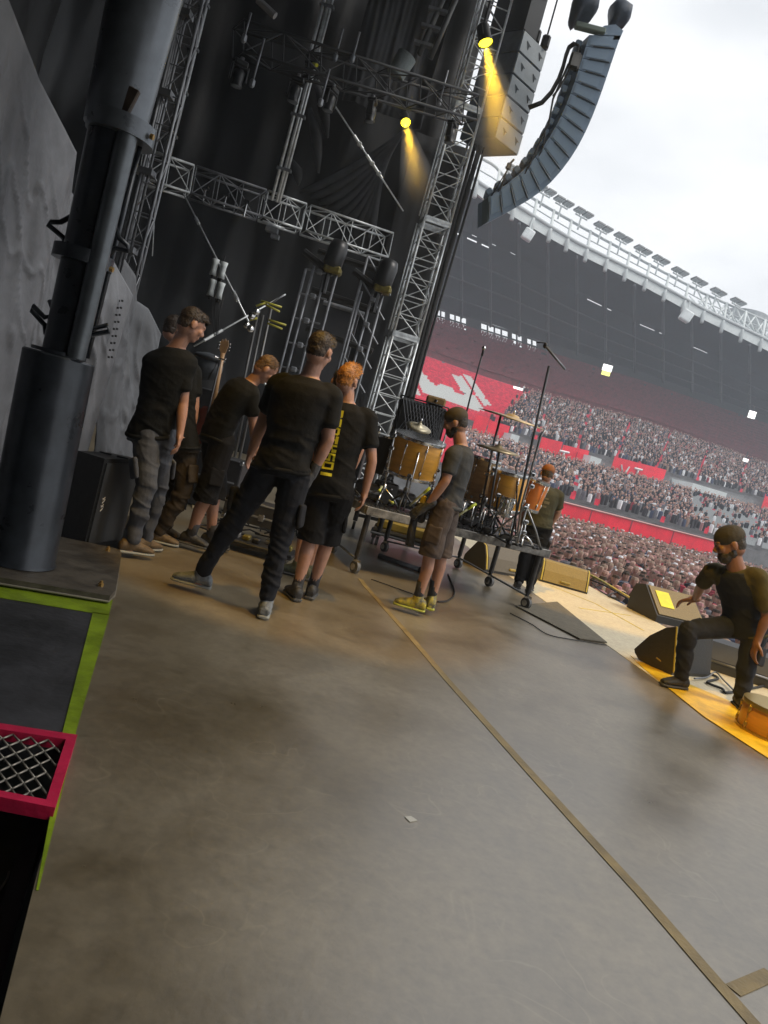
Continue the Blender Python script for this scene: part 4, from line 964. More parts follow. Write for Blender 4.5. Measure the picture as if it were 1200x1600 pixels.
TP = tarp('tarpaulin', [col(-330, 980, 3.6, -60, -180), col(-230, 960, 3.9, 22, 20), col(-160, 930, 4.4, 62, 125), col(-70, 900, 5.0, 120, 238), col(-30, 880, 5.3, 112, 300), col(40, 850, 5.7, 170, 395), col(110, 800, 6.1, 208, 462)],
     'large wrinkled grey tarpaulin wall behind the big black pole', 150, 150, .06, 3, tarpm)
tarp('tarpaulin', [col(128, 810, 6.15, 195, 405), col(160, 790, 6.5, 213, 432), col(178, 770, 6.8, 214, 470), col(196, 740, 7.0, 232, 482), col(206, 720, 7.2, 252, 522)],
     'narrow grey tarpaulin flap hanging beside the leftmost stagehand', 50, 60, .07, 8, mat('tarpaulin_dark', (.10, .105, .115), .6, 0, .2, 3, .5, 9))
m = MB()
for k in range(9):
    for j in (0, 1): q = P(186-k*2+j*5, 470+k*11, 5.9); m.bbox(q, (.018, .01, .016), .003)
mk('printed_dashes', m, mat('ink_dark', (.03,)*3, .7), TP)
# ---------------------------------------------------------------- riser, drums, wedges and loose gear
diam = mat('tread_plate', (.028, .028, .03), .4, .3, .4, 40, .9, 45)
rail_m = mat('worn_rail', (.16, .155, .145), .5, .3, .55, 14)
NL = P(574, 790, 7.15); ZD = NL.z; NRt = G(861, 860, ZD); wv = (NRt-NL); WL = wv.length; wv.normalize(); dv = V((-wv.y, wv.x, 0))
if dv.y < 0: dv = -dv
DP = 1.95
t = thing('drum_riser', 'rolling drum riser with black tread deck, worn metal edge and castors', 'riser', NL+wv*WL/2+dv*DP/2-V((0, 0, ZD)))
q3 = Matrix(((wv.x, dv.x, 0), (wv.y, dv.y, 0), (0, 0, 1)))
cc = NL+wv*WL/2+dv*DP/2
mk('deck', MB().box(cc-V((0, 0, .02)), (WL-.02, DP-.02, .03), q3), diam, t)
m = MB()
for i in range(44):
    for j in (0, 1): m.box(NL+wv*(WL*(i+.5)/44)+dv*(.03+.05*j)+V((0, 0, .004)), (.012, .02, .018), q3)
mk('edge_studs', m, mat('stud', (.05,)*3, .5), t)
for o_, s in ((NL+wv*WL/2, (WL, .03, .085)), (NL+wv*WL/2+dv*DP, (WL, .03, .085)), (NL+dv*DP/2, (.03, DP-.03, .085)), (NRt+dv*DP/2, (.03, DP-.03, .085))):
    mk('side_rail', MB().bbox(o_-V((0, 0, .045)), s, .006, q3), rail_m, t)
spots = [(.03, .04), (.965, .04), (.03, .5), (.965, .5), (.03, .97), (.965, .97), (.47, .04), (.47, .97)]
leg_m = mat('leg_black', (.03, .028, .026), .5, .2, .5, 9)
for fx_, fy_ in spots:
    if fx_ == .47 and fy_ < .5: continue
    b = NL+wv*(WL*fx_)+dv*(DP*fy_); b.z = 0; off = wv*(-.03 if fx_ < .5 else .03)
    lg = mk('leg', MB().cyl(b+V((0, 0, .17)), V((b.x, b.y, ZD-.05)), .030, n=12).cyl(b+V((0, 0, .12)), b+V((0, 0, .2)), .022, n=10), leg_m, t, 40)
    c = b+V((.01, -.02, .065)); ax = V((.75, .66, 0)).normalized()
    ca = mk('castor', MB().cyl(c-ax*.02, c+ax*.02, .062, n=24), mat('wheel_rubber', (.10, .10, .10), .5), lg, 40)
    cb = mk('castor_fork', MB().cyl(c-ax*.035, c-ax*.028, .035, n=14).cyl(c+ax*.028, c+ax*.035, .035, n=14).box(c+V((0, 0, .065)), (.075, .05, .02)), chrome, lg, 40)
m = MB()
for a, b in (((.965, .04), (.965, .97)), ((.03, .04), (.03, .97)), ((.47, .97), (.965, .97))):
    pa = NL+wv*(WL*a[0])+dv*(DP*a[1]); pb = NL+wv*(WL*b[0])+dv*(DP*b[1]); pa.z = pb.z = .14; m.cyl(pa, pb, .012, n=6)
mk('brace', m, dalu, t, True)
# drums
def drum(name, c, axis, r, h, shellm, lab, nl=8, hoopm=chrome, legs=0, headm=None, grp=None):
    ax = V(axis).normalized(); c = V(c); q = ax.to_track_quat('Z', 'Y').to_matrix()
    t = thing(name, lab, 'drum', c-ax*h/2, grp)
    mk('shell', MB().lathe(c-ax*h/2, ax, [(r*.98, 0), (r, .01), (r, h-.01), (r*.98, h)], 40), shellm, t, 40)
    for s in (0, 1):
        mk('hoop', MB().lathe(c-ax*h/2+ax*(h*s-.018), ax, [(r*.97, 0), (r*1.045, 0), (r*1.055, .018), (r*1.045, .036), (r*.97, .036)], 40), hoopm, t, 40)
    mk('drumhead', MB().lathe(c+ax*(h/2-.003), ax, [(r*.97, 0), (r*.96, .012), (r*.3, .014)], 40), headm or mat('drumhead', (.42, .36, .26), .5), t, True)
    for k in range(nl):
        a = 2*math.pi*(k+.3)/nl; d = q@V((math.cos(a), math.sin(a), 0))
        mk('lug', MB().ell(c+d*r*1.02+ax*h*.30, (.014, .014, .028)), hoopm, t, True); mk('lug', MB().ell(c+d*r*1.02-ax*h*.30, (.014, .014, .028)), hoopm, t, True)
        mk('tension_rod', MB().cyl(c+d*r*1.045-ax*h*.46, c+d*r*1.045+ax*h*.46, .004, n=6), hoopm, t, True)
    if legs:
        for k in range(legs):
            a = 2*math.pi*k/legs+.5; d = q@V((math.cos(a), math.sin(a), 0)); p0 = c+d*(r+.02)
            mk('leg', MB().tube([p0+V((0, 0, .1)), p0-V((0, 0, h*.4)), V((p0.x+d.x*.04, p0.y+d.y*.04, ZD+.01))], .009, 8), chrome, t, True)
    return t
wood = mat('orange_maple', (.56, .27, .035), .32, 0, .18, 3, stretch=(1, 1, 6))
wood2 = mat('tan_maple', (.46, .30, .13), .4, 0, .2, 4, stretch=(1, 1, 5))
zax = V((.03, -.05, 1))
drum('floor_tom', P(648, 713, 7.9), V((.02, -.16, 1)), .275, .40, wood, 'large orange floor tom with a small cymbal on top, left on the riser', 8, legs=3)
drum('rack_tom', P(791, 766, 8.2), V((-.05, -.10, 1)), .20, .40, wood, 'orange tom beside the bearded stagehand\'s far side under the low cymbals'.replace("bearded stagehand's far side", 'capped stagehand'), 6)
drum('rack_tom', P(752, 752, 8.6), V((.02, -.05, 1)), .16, .52, wood2, 'tall tan wood drum standing between the capped stagehand and the orange tom', 6)
drum('rack_tom', P(831, 772, 8.7), V((.1, -.1, 1)), .15, .34, mat('orange_red', (.55, .16, .02), .35, 0, .2, 3), 'small orange drum half hidden behind the mic boom stand', 6)
drum('tiny_drum', P(791, 791, 7.7), V((0, -.1, 1)), .075, .17, chrome, 'small chrome canister drum beside the mic boom stand', 6, headm=chrome)
drum('snare_drum', G(1203, 1150)+V((0, 0, .11)), V((.0, -.02, 1)), .235, .20, wood, 'orange snare drum with brass hoops on the apron floor at the right edge', 8, mat('brass_hoop', (.42, .30, .06), .3, .8))
bag = mat('dark_shell', (.03, .025, .02), .5)
t = thing('hidden_tom', 'dark tom half hidden behind the orange haired stagehand', 'drum', P(600, 705, 8.2)); c = P(600, 712, 8.2)
mk('shell', MB().lathe(c-V((0, 0, .2)), zax, [(.17, 0), (.17, .4)], 28), bag, t, 40); mk('hoop', MB().lathe(c+V((0, 0, .19)), zax, [(.18, 0), (.185, .03), (.165, .03)], 28), chrome, t, 40)
def cymbal(c, axis, r, lab, mt, grp='cymbals on the drum riser', stand=None, tilt=0):
    t = thing('cymbal', lab, 'cymbal', c, grp); c = V(c)
    mk('plate', MB().lathe(c, axis, [(r, 0), (r*.6, .018), (r*.2, .028), (r*.16, .05), (.01, .06), (.01, .055), (r*.15, .045), (r*.2, .022), (r*.6, .012), (r, -.004)], 40), mt, t, True)
    mk('wing_nut', MB().cyl(c+V(axis).normalized()*.05, c+V(axis).normalized()*.10, .012, n=8), chrome, t, True)
cym = mat('bronze', (.42, .33, .20), .38, .6, .2, 12)
cymbal(P(654, 668, 7.6), V((.1, -.40, 1)), .135, 'small round cymbal sitting above the large orange floor tom', mat('bronze_pale', (.45, .40, .28), .4, .4, .2, 10))
cymbal(P(800, 655, 8.3), V((.05, -.09, 1)), .40, 'largest cymbal, nearly edge on, high above the drums', cym)
cymbal(P(778, 703, 8.0), V((-.02, -.12, 1)), .24, 'lower cymbal level with the neck of the stagehand in shorts', cym)
cymbal(P(590, 683, 8.4), V((.02, -.12, 1)), .16, 'pale cymbal edge peeking out beside the orange haired stagehand', mat('bronze_pale', (.45,)*3))
def stand(name, pts, Y, rad, lab, tripod=None, cat='stand', mt=None, grp=None, foot=None, extras=()):
    mt = mt or chrome; a = [P(x, y, Y) for x, y in pts]
    for q in a: q.z = max(q.z, ZD+.01)
    t = thing(name, lab, cat, a[0], grp)
    mk('upright', MB().tube(a, rad, 8), mt, t, True)
    if tripod:
        x, y, s = tripod; h = P(x, y, Y); z0 = ZD+.012 if foot is None else foot
        for k in range(3):
            an = .4+2.1*k; f = h+V((math.cos(an)*s, math.sin(an)*s*.8, 0)); f.z = z0
            l = mk('leg', MB().tube([h, h.lerp(f, .6)+V((0, 0, .02)), f], .011, 8), mt, t, True); mk('rubber_foot', MB().ell(f, (.02, .02, .014)), rubber, l, True)
        mk('hub', MB().cyl(h-V((0, 0, .04)), h+V((0, 0, .04)), rad*2, n=12), mt, t, True)
    for k, (x, y) in enumerate(extras): mk('clamp', MB().bbox(P(x, y, Y-.02), (.05, .04, .045), .01), chrome, t)
    return t
stand('cymbal_stand', [(738, 850), (772, 690), (783, 648)], 8.25, .013, 'chrome cymbal stand carrying the largest cymbal', (745, 790, .32), grp='drum hardware stands on the riser', mt=mat('hardware_dark', (.14, .14, .14), .3, .8), extras=((760, 740), (752, 775)))
stand('cymbal_stand', [(755, 842), (775, 735), (780, 706)], 7.95, .013, 'second dark cymbal stand carrying the lower cymbal', (758, 783, .3), grp='drum hardware stands on the riser', mt=mat('hardware_dark', (.14,)*3), extras=((768, 740),))
stand('cymbal_stand', [(800, 870), (815, 790), (845, 680), (852, 672)], 7.5, .011, 'slim stand with two bright clamps left of the man behind the riser', (823, 793, .30), grp='drum hardware stands on the riser', mt=mat('hardware_mid', (.3, .3, .3), .3, .8), extras=((833, 742), (831, 760), (821, 794)))
stand('mic_stand', [(783, 885), (790, 870), (858, 572)], 7.4, .013, 'tall black microphone boom stand rising from the riser to the stadium roof line', (795, 850, .34), 'microphone stand', black)
t = thing('mic_boom', 'short boom arm with small microphone on top of the tall black stand', 'boom arm', P(858, 572, 7.4)); mk('arm', MB().cyl(P(850, 538, 7.4), P(883, 577, 7.3), .012, n=8), dalu, t, True); mk('microphone', MB().ell(P(852, 540, 7.4), (.022, .022, .03)).cyl(P(853, 536, 7.4), P(838, 535, 7.45), .006, n=6), black, t, True)
stand('mic_stand', [(700, 760), (735, 620), (756, 545)], 8.6, .010, 'thin black microphone stand rising behind the capped stagehand', None, 'microphone stand', black)
t = thing('microphone', 'small pale ball microphone on top of the thin stand', 'microphone', P(756, 544, 8.6)); mk('ball', MB().ell(P(756, 544, 8.6), (.025, .025, .025)), chrome, t, True); mk('body', MB().cyl(P(756, 545, 8.6), P(753, 556, 8.6), .014, n=8), black, t, True)
stand('drum_stand', [(595, 790), (612, 700), (618, 672)], 7.6, .012, 'chrome upright left of the large orange floor tom', (600, 762, .22), grp='drum hardware stands on the riser', extras=((604, 740), (612, 700), (616, 680)))
stand('drum_stand', [(672, 780), (690, 700), (700, 668)], 8.3, .010, 'chrome upright right of the large orange floor tom', (676, 765, .2), grp='drum hardware stands on the riser', extras=((690, 700), (684, 735)))
stand('drum_stand', [(805, 840), (808, 760), (806, 730), (812, 715)], 8.0, .008, 'thin curved black rod in front of the orange rack tom', None, mt=black, grp='drum hardware stands on the riser')
hg = 'drum hardware stands on the riser'
for (a, b, Y_, lb, sp) in (((628, 790), (640, 740), 7.5, 'short black tripod stand right under the large orange floor tom', (632, 770, .18)), ((706, 800), (716, 742), 8.0, 'black tripod stand hidden behind the waist of the stagehand in shorts', (709, 780, .2)), ((770, 835), (779, 770), 7.7, 'black tripod stand in front of the orange rack tom', (773, 805, .22)), ((728, 818), (748, 735), 8.5, 'black tripod stand in front of the tall tan wood drum', (733, 795, .24)), ((815, 852), (822, 812), 7.4, 'low chrome tripod stand at the right end of the riser', (818, 835, .16))):
    stand('drum_stand', [a, b], Y_, .011, lb, sp, grp=hg, mt=black if 'black' in lb else None, extras=((b[0], b[1]+4), ((a[0]+b[0])/2, (a[1]+b[1])/2)))
for x, y, Y_, sz, lb in ((606, 752, 7.9, (.22, .2, .24), 'small black amplifier box left of the large orange floor tom'), (690, 772, 8.4, (.3, .2, .26), 'black amplifier box between the floor tom and the stagehand in shorts'), (742, 812, 8.3, (.34, .2, .16), 'low black effects box between the stand legs on the riser')):
    c = P(x, y, Y_); c.z = ZD+sz[2]/2; t = thing('amplifier_box', lb, 'amplifier', c-V((0, 0, sz[2]/2)), 'small black boxes on the riser')
    mk('body', MB().bbox(c, sz, .015, q3), bag, t)
    for k in range(3): mk('knob', MB().cyl(c+V((-.06+.06*k, -sz[1]/2-.0, sz[2]*.25)), c+V((-.06+.06*k, -sz[1]/2-.03, sz[2]*.25)), .014, n=10), chrome, t, True)
    mk('handle', MB().tube([c+V((-.06, 0, sz[2]/2)), c+V((-.05, 0, sz[2]/2+.025)), c+V((.05, 0, sz[2]/2+.025)), c+V((.06, 0, sz[2]/2))], .008, 6), black, t, True)
# caged fan box and small box behind the floor tom
bx = P(655, 662, 8.9); t = thing('caged_fan', 'black wire caged box fan standing behind the large orange floor tom', 'fan', bx)
mk('case', MB().bbox(bx+V((0, .12, 0)), (.58, .2, .52), .03), mat('fan_black', (.02,)*3, .5), t)
m = MB()
for k in range(15):
    u = -.27+.54*k/14
    m.cyl(bx+V((u, -.01, -.25)), bx+V((min(.27, u+.2), -.01, .25)), .004, n=4); m.cyl(bx+V((u, -.02, .25)), bx+V((min(.27, u+.2), -.02, -.25)), .004, n=4)
mk('cage', m, dalu, t); mk('frame', MB().tube([bx+V(p) for p in ((-.29, -.02, -.27), (-.29, -.02, .27), (.29, -.02, .27), (.29, -.02, -.27))], .012, 6), black, t, True)
b = P(681, 627, 9.0); t = thing('tan_case', 'small tan box lying on top of the caged fan', 'box', b-V((0, 0, .05)))
mk('body', MB().bbox(b, (.24, .16, .10), .02), mat('tan_box', (.24, .14, .045), .6, 0, .3, 10), t); mk('clasp', MB().bbox(b+V((0, -.085, 0)), (.03, .01, .03), .003), chrome, t)
# dark base case and clutter on the riser
t = thing('hardware_case', 'low black hardware case lying on the riser under the orange floor tom', 'case', P(648, 762, 7.9)); mk('body', MB().bbox(NL+wv*.42+dv*.75+V((0, 0, .10)), (.62, .35, .17), .03, q3), bag, t); mk('rim', MB().bbox(NL+wv*.42+dv*.57+V((0, 0, .10)), (.60, .02, .03), .005, q3), dalu, t)
hy = mat('neon_yellow', (.45, .50, .03), .5); pp = 0
for a, b, lb in (((640, 790), (672, 762), 'long pale yellow drum pedal rod on the riser, leaning left of the stagehand in shorts'), ((608, 782), (614, 786), 'tiny neon yellow tag at the left end of the riser'), ((744, 787), (706, 812), 'chrome rod with neon tip at the right hip of the stagehand in shorts'), ((597, 760), (592, 768), 'short bright chrome rod beside the chrome upright')):
    t = thing('loose_rod', lb, 'rod', P(*a, 7.35), 'loose rods on the riser'); A_, B2 = P(*a, 7.35), P(*b, 7.3)
    mk('rod', MB().cyl(A_, B2, .012, n=8), mat('pale_rod', (.4, .42, .25), .4, .3), t, True); mk('neon_tip', MB().cyl(B2.lerp(A_, .0), B2.lerp(A_, .3), .015, n=8) if a[0] < 700 else MB().cyl(A_, A_.lerp(B2, .35), .015, n=8), hy, t, True)
m = MB()
for k in range(26):
    u, v2 = RND.random(), RND.random()*.5; c = NL+wv*(WL*u)+dv*(DP*(.1+v2))+V((0, 0, RND.uniform(.02, .12)))
    m.tube([c, c+V((RND.uniform(-.15, .15), RND.uniform(-.1, .1), RND.uniform(-.03, .08))), c+V((RND.uniform(-.25, .25), RND.uniform(-.1, .1), 0))], .007, 5)
solo('cable_tangle', m, rubber, 'tangle of thin black cables spread over the drum riser deck', 'cables', kind='stuff', smooth=True)
t = thing('foot_pedal', 'black and chrome drum pedals between the stands on the riser', 'pedal', P(720, 820, 7.6))
for i, (x, y) in enumerate(((700, 800), (728, 815), (760, 828), (790, 838))):
    c = P(x, y, 7.55); mk('pedal_plate', MB().bbox(c, (.09, .26, .02), .005, Matrix.Rotation(-.25, 3, 'X')), black, t); mk('pedal_post', MB().cyl(c+V((-.05, .1, -.02)), c+V((-.05, .12, .2)), .008, n=6).cyl(c+V((.05, .1, -.02)), c+V((.05, .12, .2)), .008, n=6).cyl(c+V((-.05, .12, .2)), c+V((.05, .12, .2)), .01, n=6), chrome, t, True)
# dolly and case under the riser
dc = G(628, 868); t = thing('equipment_dolly', 'low grey rolling dolly with amber light painted on its tray under the drum riser', 'dolly', dc)
mk('board', MB().bbox(dc+V((0, .5, .16)), (.95, .55, .03), .01), mat('dolly_grey', (.12, .12, .12), .6), t)
mk('tray', MB().bbox(dc+V((-.02, .52, .30)), (.8, .5, .12), .02), mat('tray_amber_light', (.50, .32, .04), .5, 0, .2, 8), t)  # amber light under the riser painted into the tray colour
mk('shelf', MB().bbox(dc+V((-.02, .52, .215)), (.85, .5, .05), .01), mat('tan_board', (.20, .16, .10), .6), t)
for sx in (-.42, .42):
    for sy in (.28, .72): mk('castor', MB().cyl(dc+V((sx-.015, sy, .05)), dc+V((sx+.015, sy, .05)), .05, n=16).box(dc+V((sx, sy, .12)), (.06, .05, .05)), mat('wheel_rubber', (.1,)*3), t, 40)
t = thing('floor_bar', 'grey metal bar lying on the floor under the drum riser', 'bar', G(625, 880)); a, b = G(592, 868, .03), G(655, 890, .03); mk('tube', MB().cyl(a, b, .03, n=10), dalu, t, True); mk('end_cap', MB().cyl(b, b+(b-a).normalized()*.04, .036, n=10), rubber, t, True)
# rows of further riser legs / case behind
for x, lb in ((725, 'far left'), (705, 'far'),):
    pass
t = thing('second_riser', 'dark second rolling riser frame behind the drum riser, amber lit underneath', 'riser', G(760, 905))
s0 = NL+wv*1.05+dv*(DP+.35); s0.z = 0
for i, (u, v2) in enumerate(((0, 0), (.9, 0), (0, 1.1), (.9, 1.1))):
    b = s0+wv*u+dv*v2; lg = mk('leg', MB().cyl(b+V((0, 0, .13)), b+V((0, 0, .52)), .035, n=10), leg_m, t, 40); mk('castor', MB().cyl(b+V((-.02, 0, .06)), b+V((.02, 0, .06)), .06, n=18), mat('wheel_rubber', (.1,)*3), lg, 40)
mk('deck', MB().box(s0+wv*.45+dv*.55+V((0, 0, .55)), (1.05, 1.25, .05), q3), diam, t)
mk('cross_rail', MB().bbox(s0+wv*.45+V((0, 0, .22)), (.9, .04, .05), .01, q3).bbox(s0+wv*.45+dv*1.1+V((0, 0, .22)), (.9, .04, .05), .01, q3), leg_m, t)
# wedges
wm = mat('wedge_black', (.024, .023, .022), .5, 0, .2, 30, .2, 80); gm = mat('wedge_grille', (.20, .15, .06), .6, 0, .15, 60, .3, 120)
def wedge(c, rz, w_, d, h, lab, grille=gm, paper=False, handle=True, prof=None):
    """monitor wedge; local +Y = its slanted grille side"""
    t = thing('monitor_wedge', lab, 'stage monitor', c, 'stage monitor wedges'); R_ = Matrix.Rotation(rz, 3, 'Z'); c = V(c)
    pf = prof or [(-.5*d, 0), (.5*d, 0), (.5*d, .22*h), (-.12*d, h), (-.42*d, .9*h), (-.5*d, .6*h)]
    tr = lambda x, y, z: c+R_@V((x, y, z))
    mk('cabinet', MB().prism([tr(-w_/2, y, z) for y, z in pf], R_@V((w_, 0, 0))), wm, t)
    (y0, z0), (y1, z1) = pf[2], pf[3]; nrm = V((0, (z1-z0), -(y1-y0))).normalized(); nr = R_@nrm
    a, b = tr(-w_/2+.03, y0, z0)+nr*.004, tr(w_/2-.03, y0, z0)+nr*.004; cc_, dd = tr(w_/2-.03, y1, z1)+nr*.004, tr(-w_/2+.03, y1, z1)+nr*.004
    i_ = .04; mk('grille', MB().prism([a.lerp(dd, i_), b.lerp(cc_, i_), cc_.lerp(b, i_), dd.lerp(a, i_)], nr*.014), grille, t)
    if handle: q = tr(0, -.5*d-.002, .36*h); mk('handle', MB().bbox(q, (.16, .02, .03), .006, R_), mat('handle_gold', (.30, .23, .05), .4), t)
    if paper:
        f = lambda u, v: a.lerp(b, u).lerp(dd.lerp(cc_, u), v)+nr*.02
        mk('taped_paper', MB().prism([f(*paper[k]) for k in range(4)], nr*.003), mat('yellow_paper', (.72, .66, .03), .6, 0, .08, 14), t)
    return t
g1 = mat('wedge_amber_light', (.26, .19, .05), .55, 0, .12, 50)  # amber light on the wedge back painted into the panel colour
# two front wedges seen from behind: their large curved back faces us
def backwedge(pxl, pxr, top, lab, mt):
    a, b = G(*pxl), G(*pxr); e = (b-a); L_ = e.length; e.normalize(); n = V((-e.y, e.x, 0)); n = n if n.y > 0 else -n; h = P(pxl[0]+8, top, a.y).z
    t = thing('monitor_wedge', lab, 'stage monitor', a+e*L_/2, 'stage monitor wedges')
    pf = [(0, 0), (.0, .10*h), (.06, .55*h), (.14, .93*h), (.2, h), (.30, h), (.50, .3*h), (.50, 0)]
    mk('cabinet', MB().prism([a+n*y+V((0, 0, z)) for y, z in pf], e*L_), wm, t)
    for i in range(1, 4):
        (y0, z0), (y1, z1) = pf[i], pf[i+1]; s = .045
        mk('back_panel', MB().prism([a+e*s+n*(y0-.004)+V((0, 0, z0)), b-e*s+n*(y0-.004)+V((0, 0, z0)), b-e*s+n*(y1-.004)+V((0, 0, z1)), a+e*s+n*(y1-.004)+V((0, 0, z1))], n*-.008), mt, t)
    for q in (a+e*.012, b-e*.03): mk('edge_trim', MB().prism([q+n*(pf[i][0]-.012)+V((0, 0, pf[i][1])) for i in range(1, 5)]+[q+n*(pf[i][0]+.01)+V((0, 0, pf[i][1])) for i in range(4, 0, -1)], e*.02), mat('trim_gold', (.45, .36, .05), .5), t)
    q = a.lerp(b, .52)+n*(.0)+V((0, 0, .24*h)); mk('handle', MB().bbox(q-n*.004, (.15, .03, .035), .01, Matrix.Rotation(math.atan2(e.y, e.x), 3, 'Z')), mat('handle_gold', (.30, .23, .05)), t)
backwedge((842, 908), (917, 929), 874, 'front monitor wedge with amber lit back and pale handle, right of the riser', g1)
backwedge((757, 893), (836, 907), 852, 'front monitor wedge half hidden behind the legs of the drum riser', mat('wedge_brown', (.09, .08, .06), .55, 0, .12, 50))
c = G(1046, 975); wedge(c+V((.02, .25, 0)), math.radians(-166), .78, .72, .42, 'monitor wedge with a yellow sheet of paper taped on its grille', gm, paper=[(.60, .30), (.90, .30), (.90, .82), (.60, .82)], handle=False)
# wedge in profile
pts = [(1057, 979), (1040, 981), (1015, 993), (991, 1014), (992, 1020), (998, 1031), (1048, 1056), (1052, 1050)]
c = G(1050, 1057); Yw = c.y; side = [P(x, y, Yw+(1057-x)*.004) for x, y in pts]
t = thing('monitor_wedge', 'black monitor wedge seen in profile at the front foot of the bending stagehand', 'stage monitor', c, 'stage monitor wedges'); ev = V((.50, .36, 0))
mk('cabinet', MB().prism(side, ev), wm, t); cs = sum(side, V((0, 0, 0)))/8
mk('edge_trim', MB().tube([side[0]+V((.0, -.01, 0)), side[-1]+V((0, -.01, 0))], .008, 6), mat('trim_gold', (.45,)*3), t); mk('handle', MB().cyl(cs+V((.02, -.03, -.06)), cs+V((.09, -.03, -.09)), .008, n=6), mat('handle_gold', (.3,)*3), t)
# long dark case behind the bending man
a, b = G(1088, 1040), G(1215, 1082); e = b-a; n = V((-e.y, e.x, 0)).normalized(); n = n if n.y > 0 else -n
t = thing('side_fill_case', 'long dark grey case lying behind the bending stagehand', 'case', a.lerp(b, .5)); h = P(1092, 990, a.y+.3).z
mk('body', MB().prism([a, a+V((0, 0, .12)), a+n*.10+V((0, 0, h)), a+n*.5+V((0, 0, h)), a+n*.5], e), mat('case_grey', (.04, .042, .046), .6, 0, .15, 9), t)
mk('lower_edge', MB().cyl(a+V((0, 0, .10))-n*.01, b+V((0, 0, .10))-n*.01, .012, n=6), dalu, t, True)
# cables
def cable(px, z, r, lab, mt=rubber, name='cable'):
    pts = [G(x, y, z) for x, y in px]; out_ = []
    for i in range(len(pts)-1):
        p0, p1, p2, p3 = pts[max(i-1, 0)], pts[i], pts[i+1], pts[min(i+2, len(pts)-1)]
        for k in range(6):
            s = k/6; out_.append(.5*((2*p1)+(p2-p0)*s+(2*p0-5*p1+4*p2-p3)*s*s+(3*p1-p0-3*p2+p3)*s*s*s))
    out_.append(pts[-1]); return solo(name, MB().tube(out_, r, 7), mt, lab, 'cable', smooth=True, group='cables lying on the stage')
cable([(580, 905), (606, 914), (650, 930)], .008, .005, 'thin cable on the floor running from the left riser castor to the yellow shoe')
cable([(700, 897), (710, 925), (700, 938), (684, 940)], .012, .009, 'thin cable curving behind the shoes of the stagehand in shorts')
cable([(797, 958), (830, 975), (858, 992), (905, 1001), (948, 1008)], .008, .005, 'black cable running along the near edge of the rubber mat')
cable([(910, 893), (935, 905), (960, 920), (990, 938)], .03, .022, 'yellow lit cable run along the front lip of the stage', yt)
cable([(915, 903), (945, 915), (985, 938), (1000, 948)], .02, .014, 'black cable run just behind the yellow lit one at the stage lip')
cable([(925, 910), (940, 925), (968, 938), (950, 930), (975, 925), (985, 945)], .02, .010, 'small tangled black cable near the wedge with yellow paper')
cable([(1092, 1045), (1108, 1052), (1122, 1060), (1105, 1066), (1128, 1076), (1140, 1082), (1200, 1070)], .02, .012, 'black cable snaking between the legs of the bending stagehand')
cable([(1085, 1060), (1105, 1058), (1118, 1050), (1130, 1062), (1146, 1078)], .03, .008, 'thinner grey cable behind the legs of the bending stagehand', dalu)
# ---- backline: lamps, stands, lifts
t = thing('tube_lamp_cluster', 'four white tube lamps clustered on dangling cables above the leftmost stagehand', 'lamps', P(340, 440, 9.5))
wl = mat('lamp_white', (.50, .54, .55), .5, 0, .1, 10)
for x, y in ((335, 418), (348, 423), (331, 450), (344, 455)):
    a, b = P(x+3, y-13, 9.5), P(x-3, y+12, 9.5); s = mk('tube_lamp', MB().loft([(a, V((.048, 0, 0)), V((0, .048, 0))), (a.lerp(b, .3), V((.038, 0, 0)), V((0, .038, 0))), (a.lerp(b, .7), V((.036, 0, 0)), V((0, .036, 0))), (b, V((.046, 0, 0)), V((0, .046, 0)))], 14), wl, t, True)
    mk('socket', MB().cyl(b, b-V((0, 0, .05)), .02, n=8), black, s, True)
for x, x2 in ((331, 335), (338, 338), (345, 338), (350, 340)): mk('lamp_cable', MB().tube([P(x, 462, 9.5), P((x+x2)/2-2, 490, 9.5), P(x2, 525, 9.5)], .007, 6), rubber, t, True)
mk('stand_pole', MB().tube([P(352, 400, 9.5), P(340, 440, 9.5)], .01, 6), black, t)
def tall(name, x0, y0, x1, y1, Y, r, lab, mt=alu, grp=None):
    a, b = P(x0, y0, Y), P(x1, y1, Y); b = a+(b-a)*((a.z)/(a.z-b.z)) if a.z > b.z else b; return a, b
t = thing('clamp_stand', 'upright stand with yellow taped arms and round silver clamps', 'stand', P(395, 570, 11))
ys = mat('yellow_arm', (.50, .46, .06), .45)
for x0, y0, x1, y1 in ((402, 492, 385, 575), (411, 492, 395, 572), (424, 480, 405, 570)): 
    a, b = P(x0, y0, 11), P(x1, y1, 11); b = a+(b-a)*(a.z/(a.z-b.z)); mk('pole', MB().cyl(a, b, .022, n=8), mat('stand_grey', (.10, .10, .10), .4, .5), t, True)
for x0, y0, x1, y1 in ((408, 470, 440, 480), (415, 476, 437, 487), (420, 500, 447, 508), (418, 505, 441, 514), (400, 478, 415, 473), (390, 500, 402, 497)): mk('arm', MB().cyl(P(x0, y0, 10.9), P(x1, y1, 10.9), .016, n=6), ys, t, True)
for x, y in ((400, 487), (393, 494), (385, 508), (391, 514)): mk('round_clamp', MB().lathe(P(x, y, 10.8), V((.5, -1, .2)), [(.05, 0), (.055, .03), (.02, .05)], 16), chrome, t, True)
mk('long_arm', MB().cyl(P(418, 478, 11), P(443, 461, 11), .012, n=6), dalu, t, True)
amberspot = mat('amber_lit_metal', (.16, .13, .03), .4, .4, .3, 15)  # amber stage light put into the metal colour
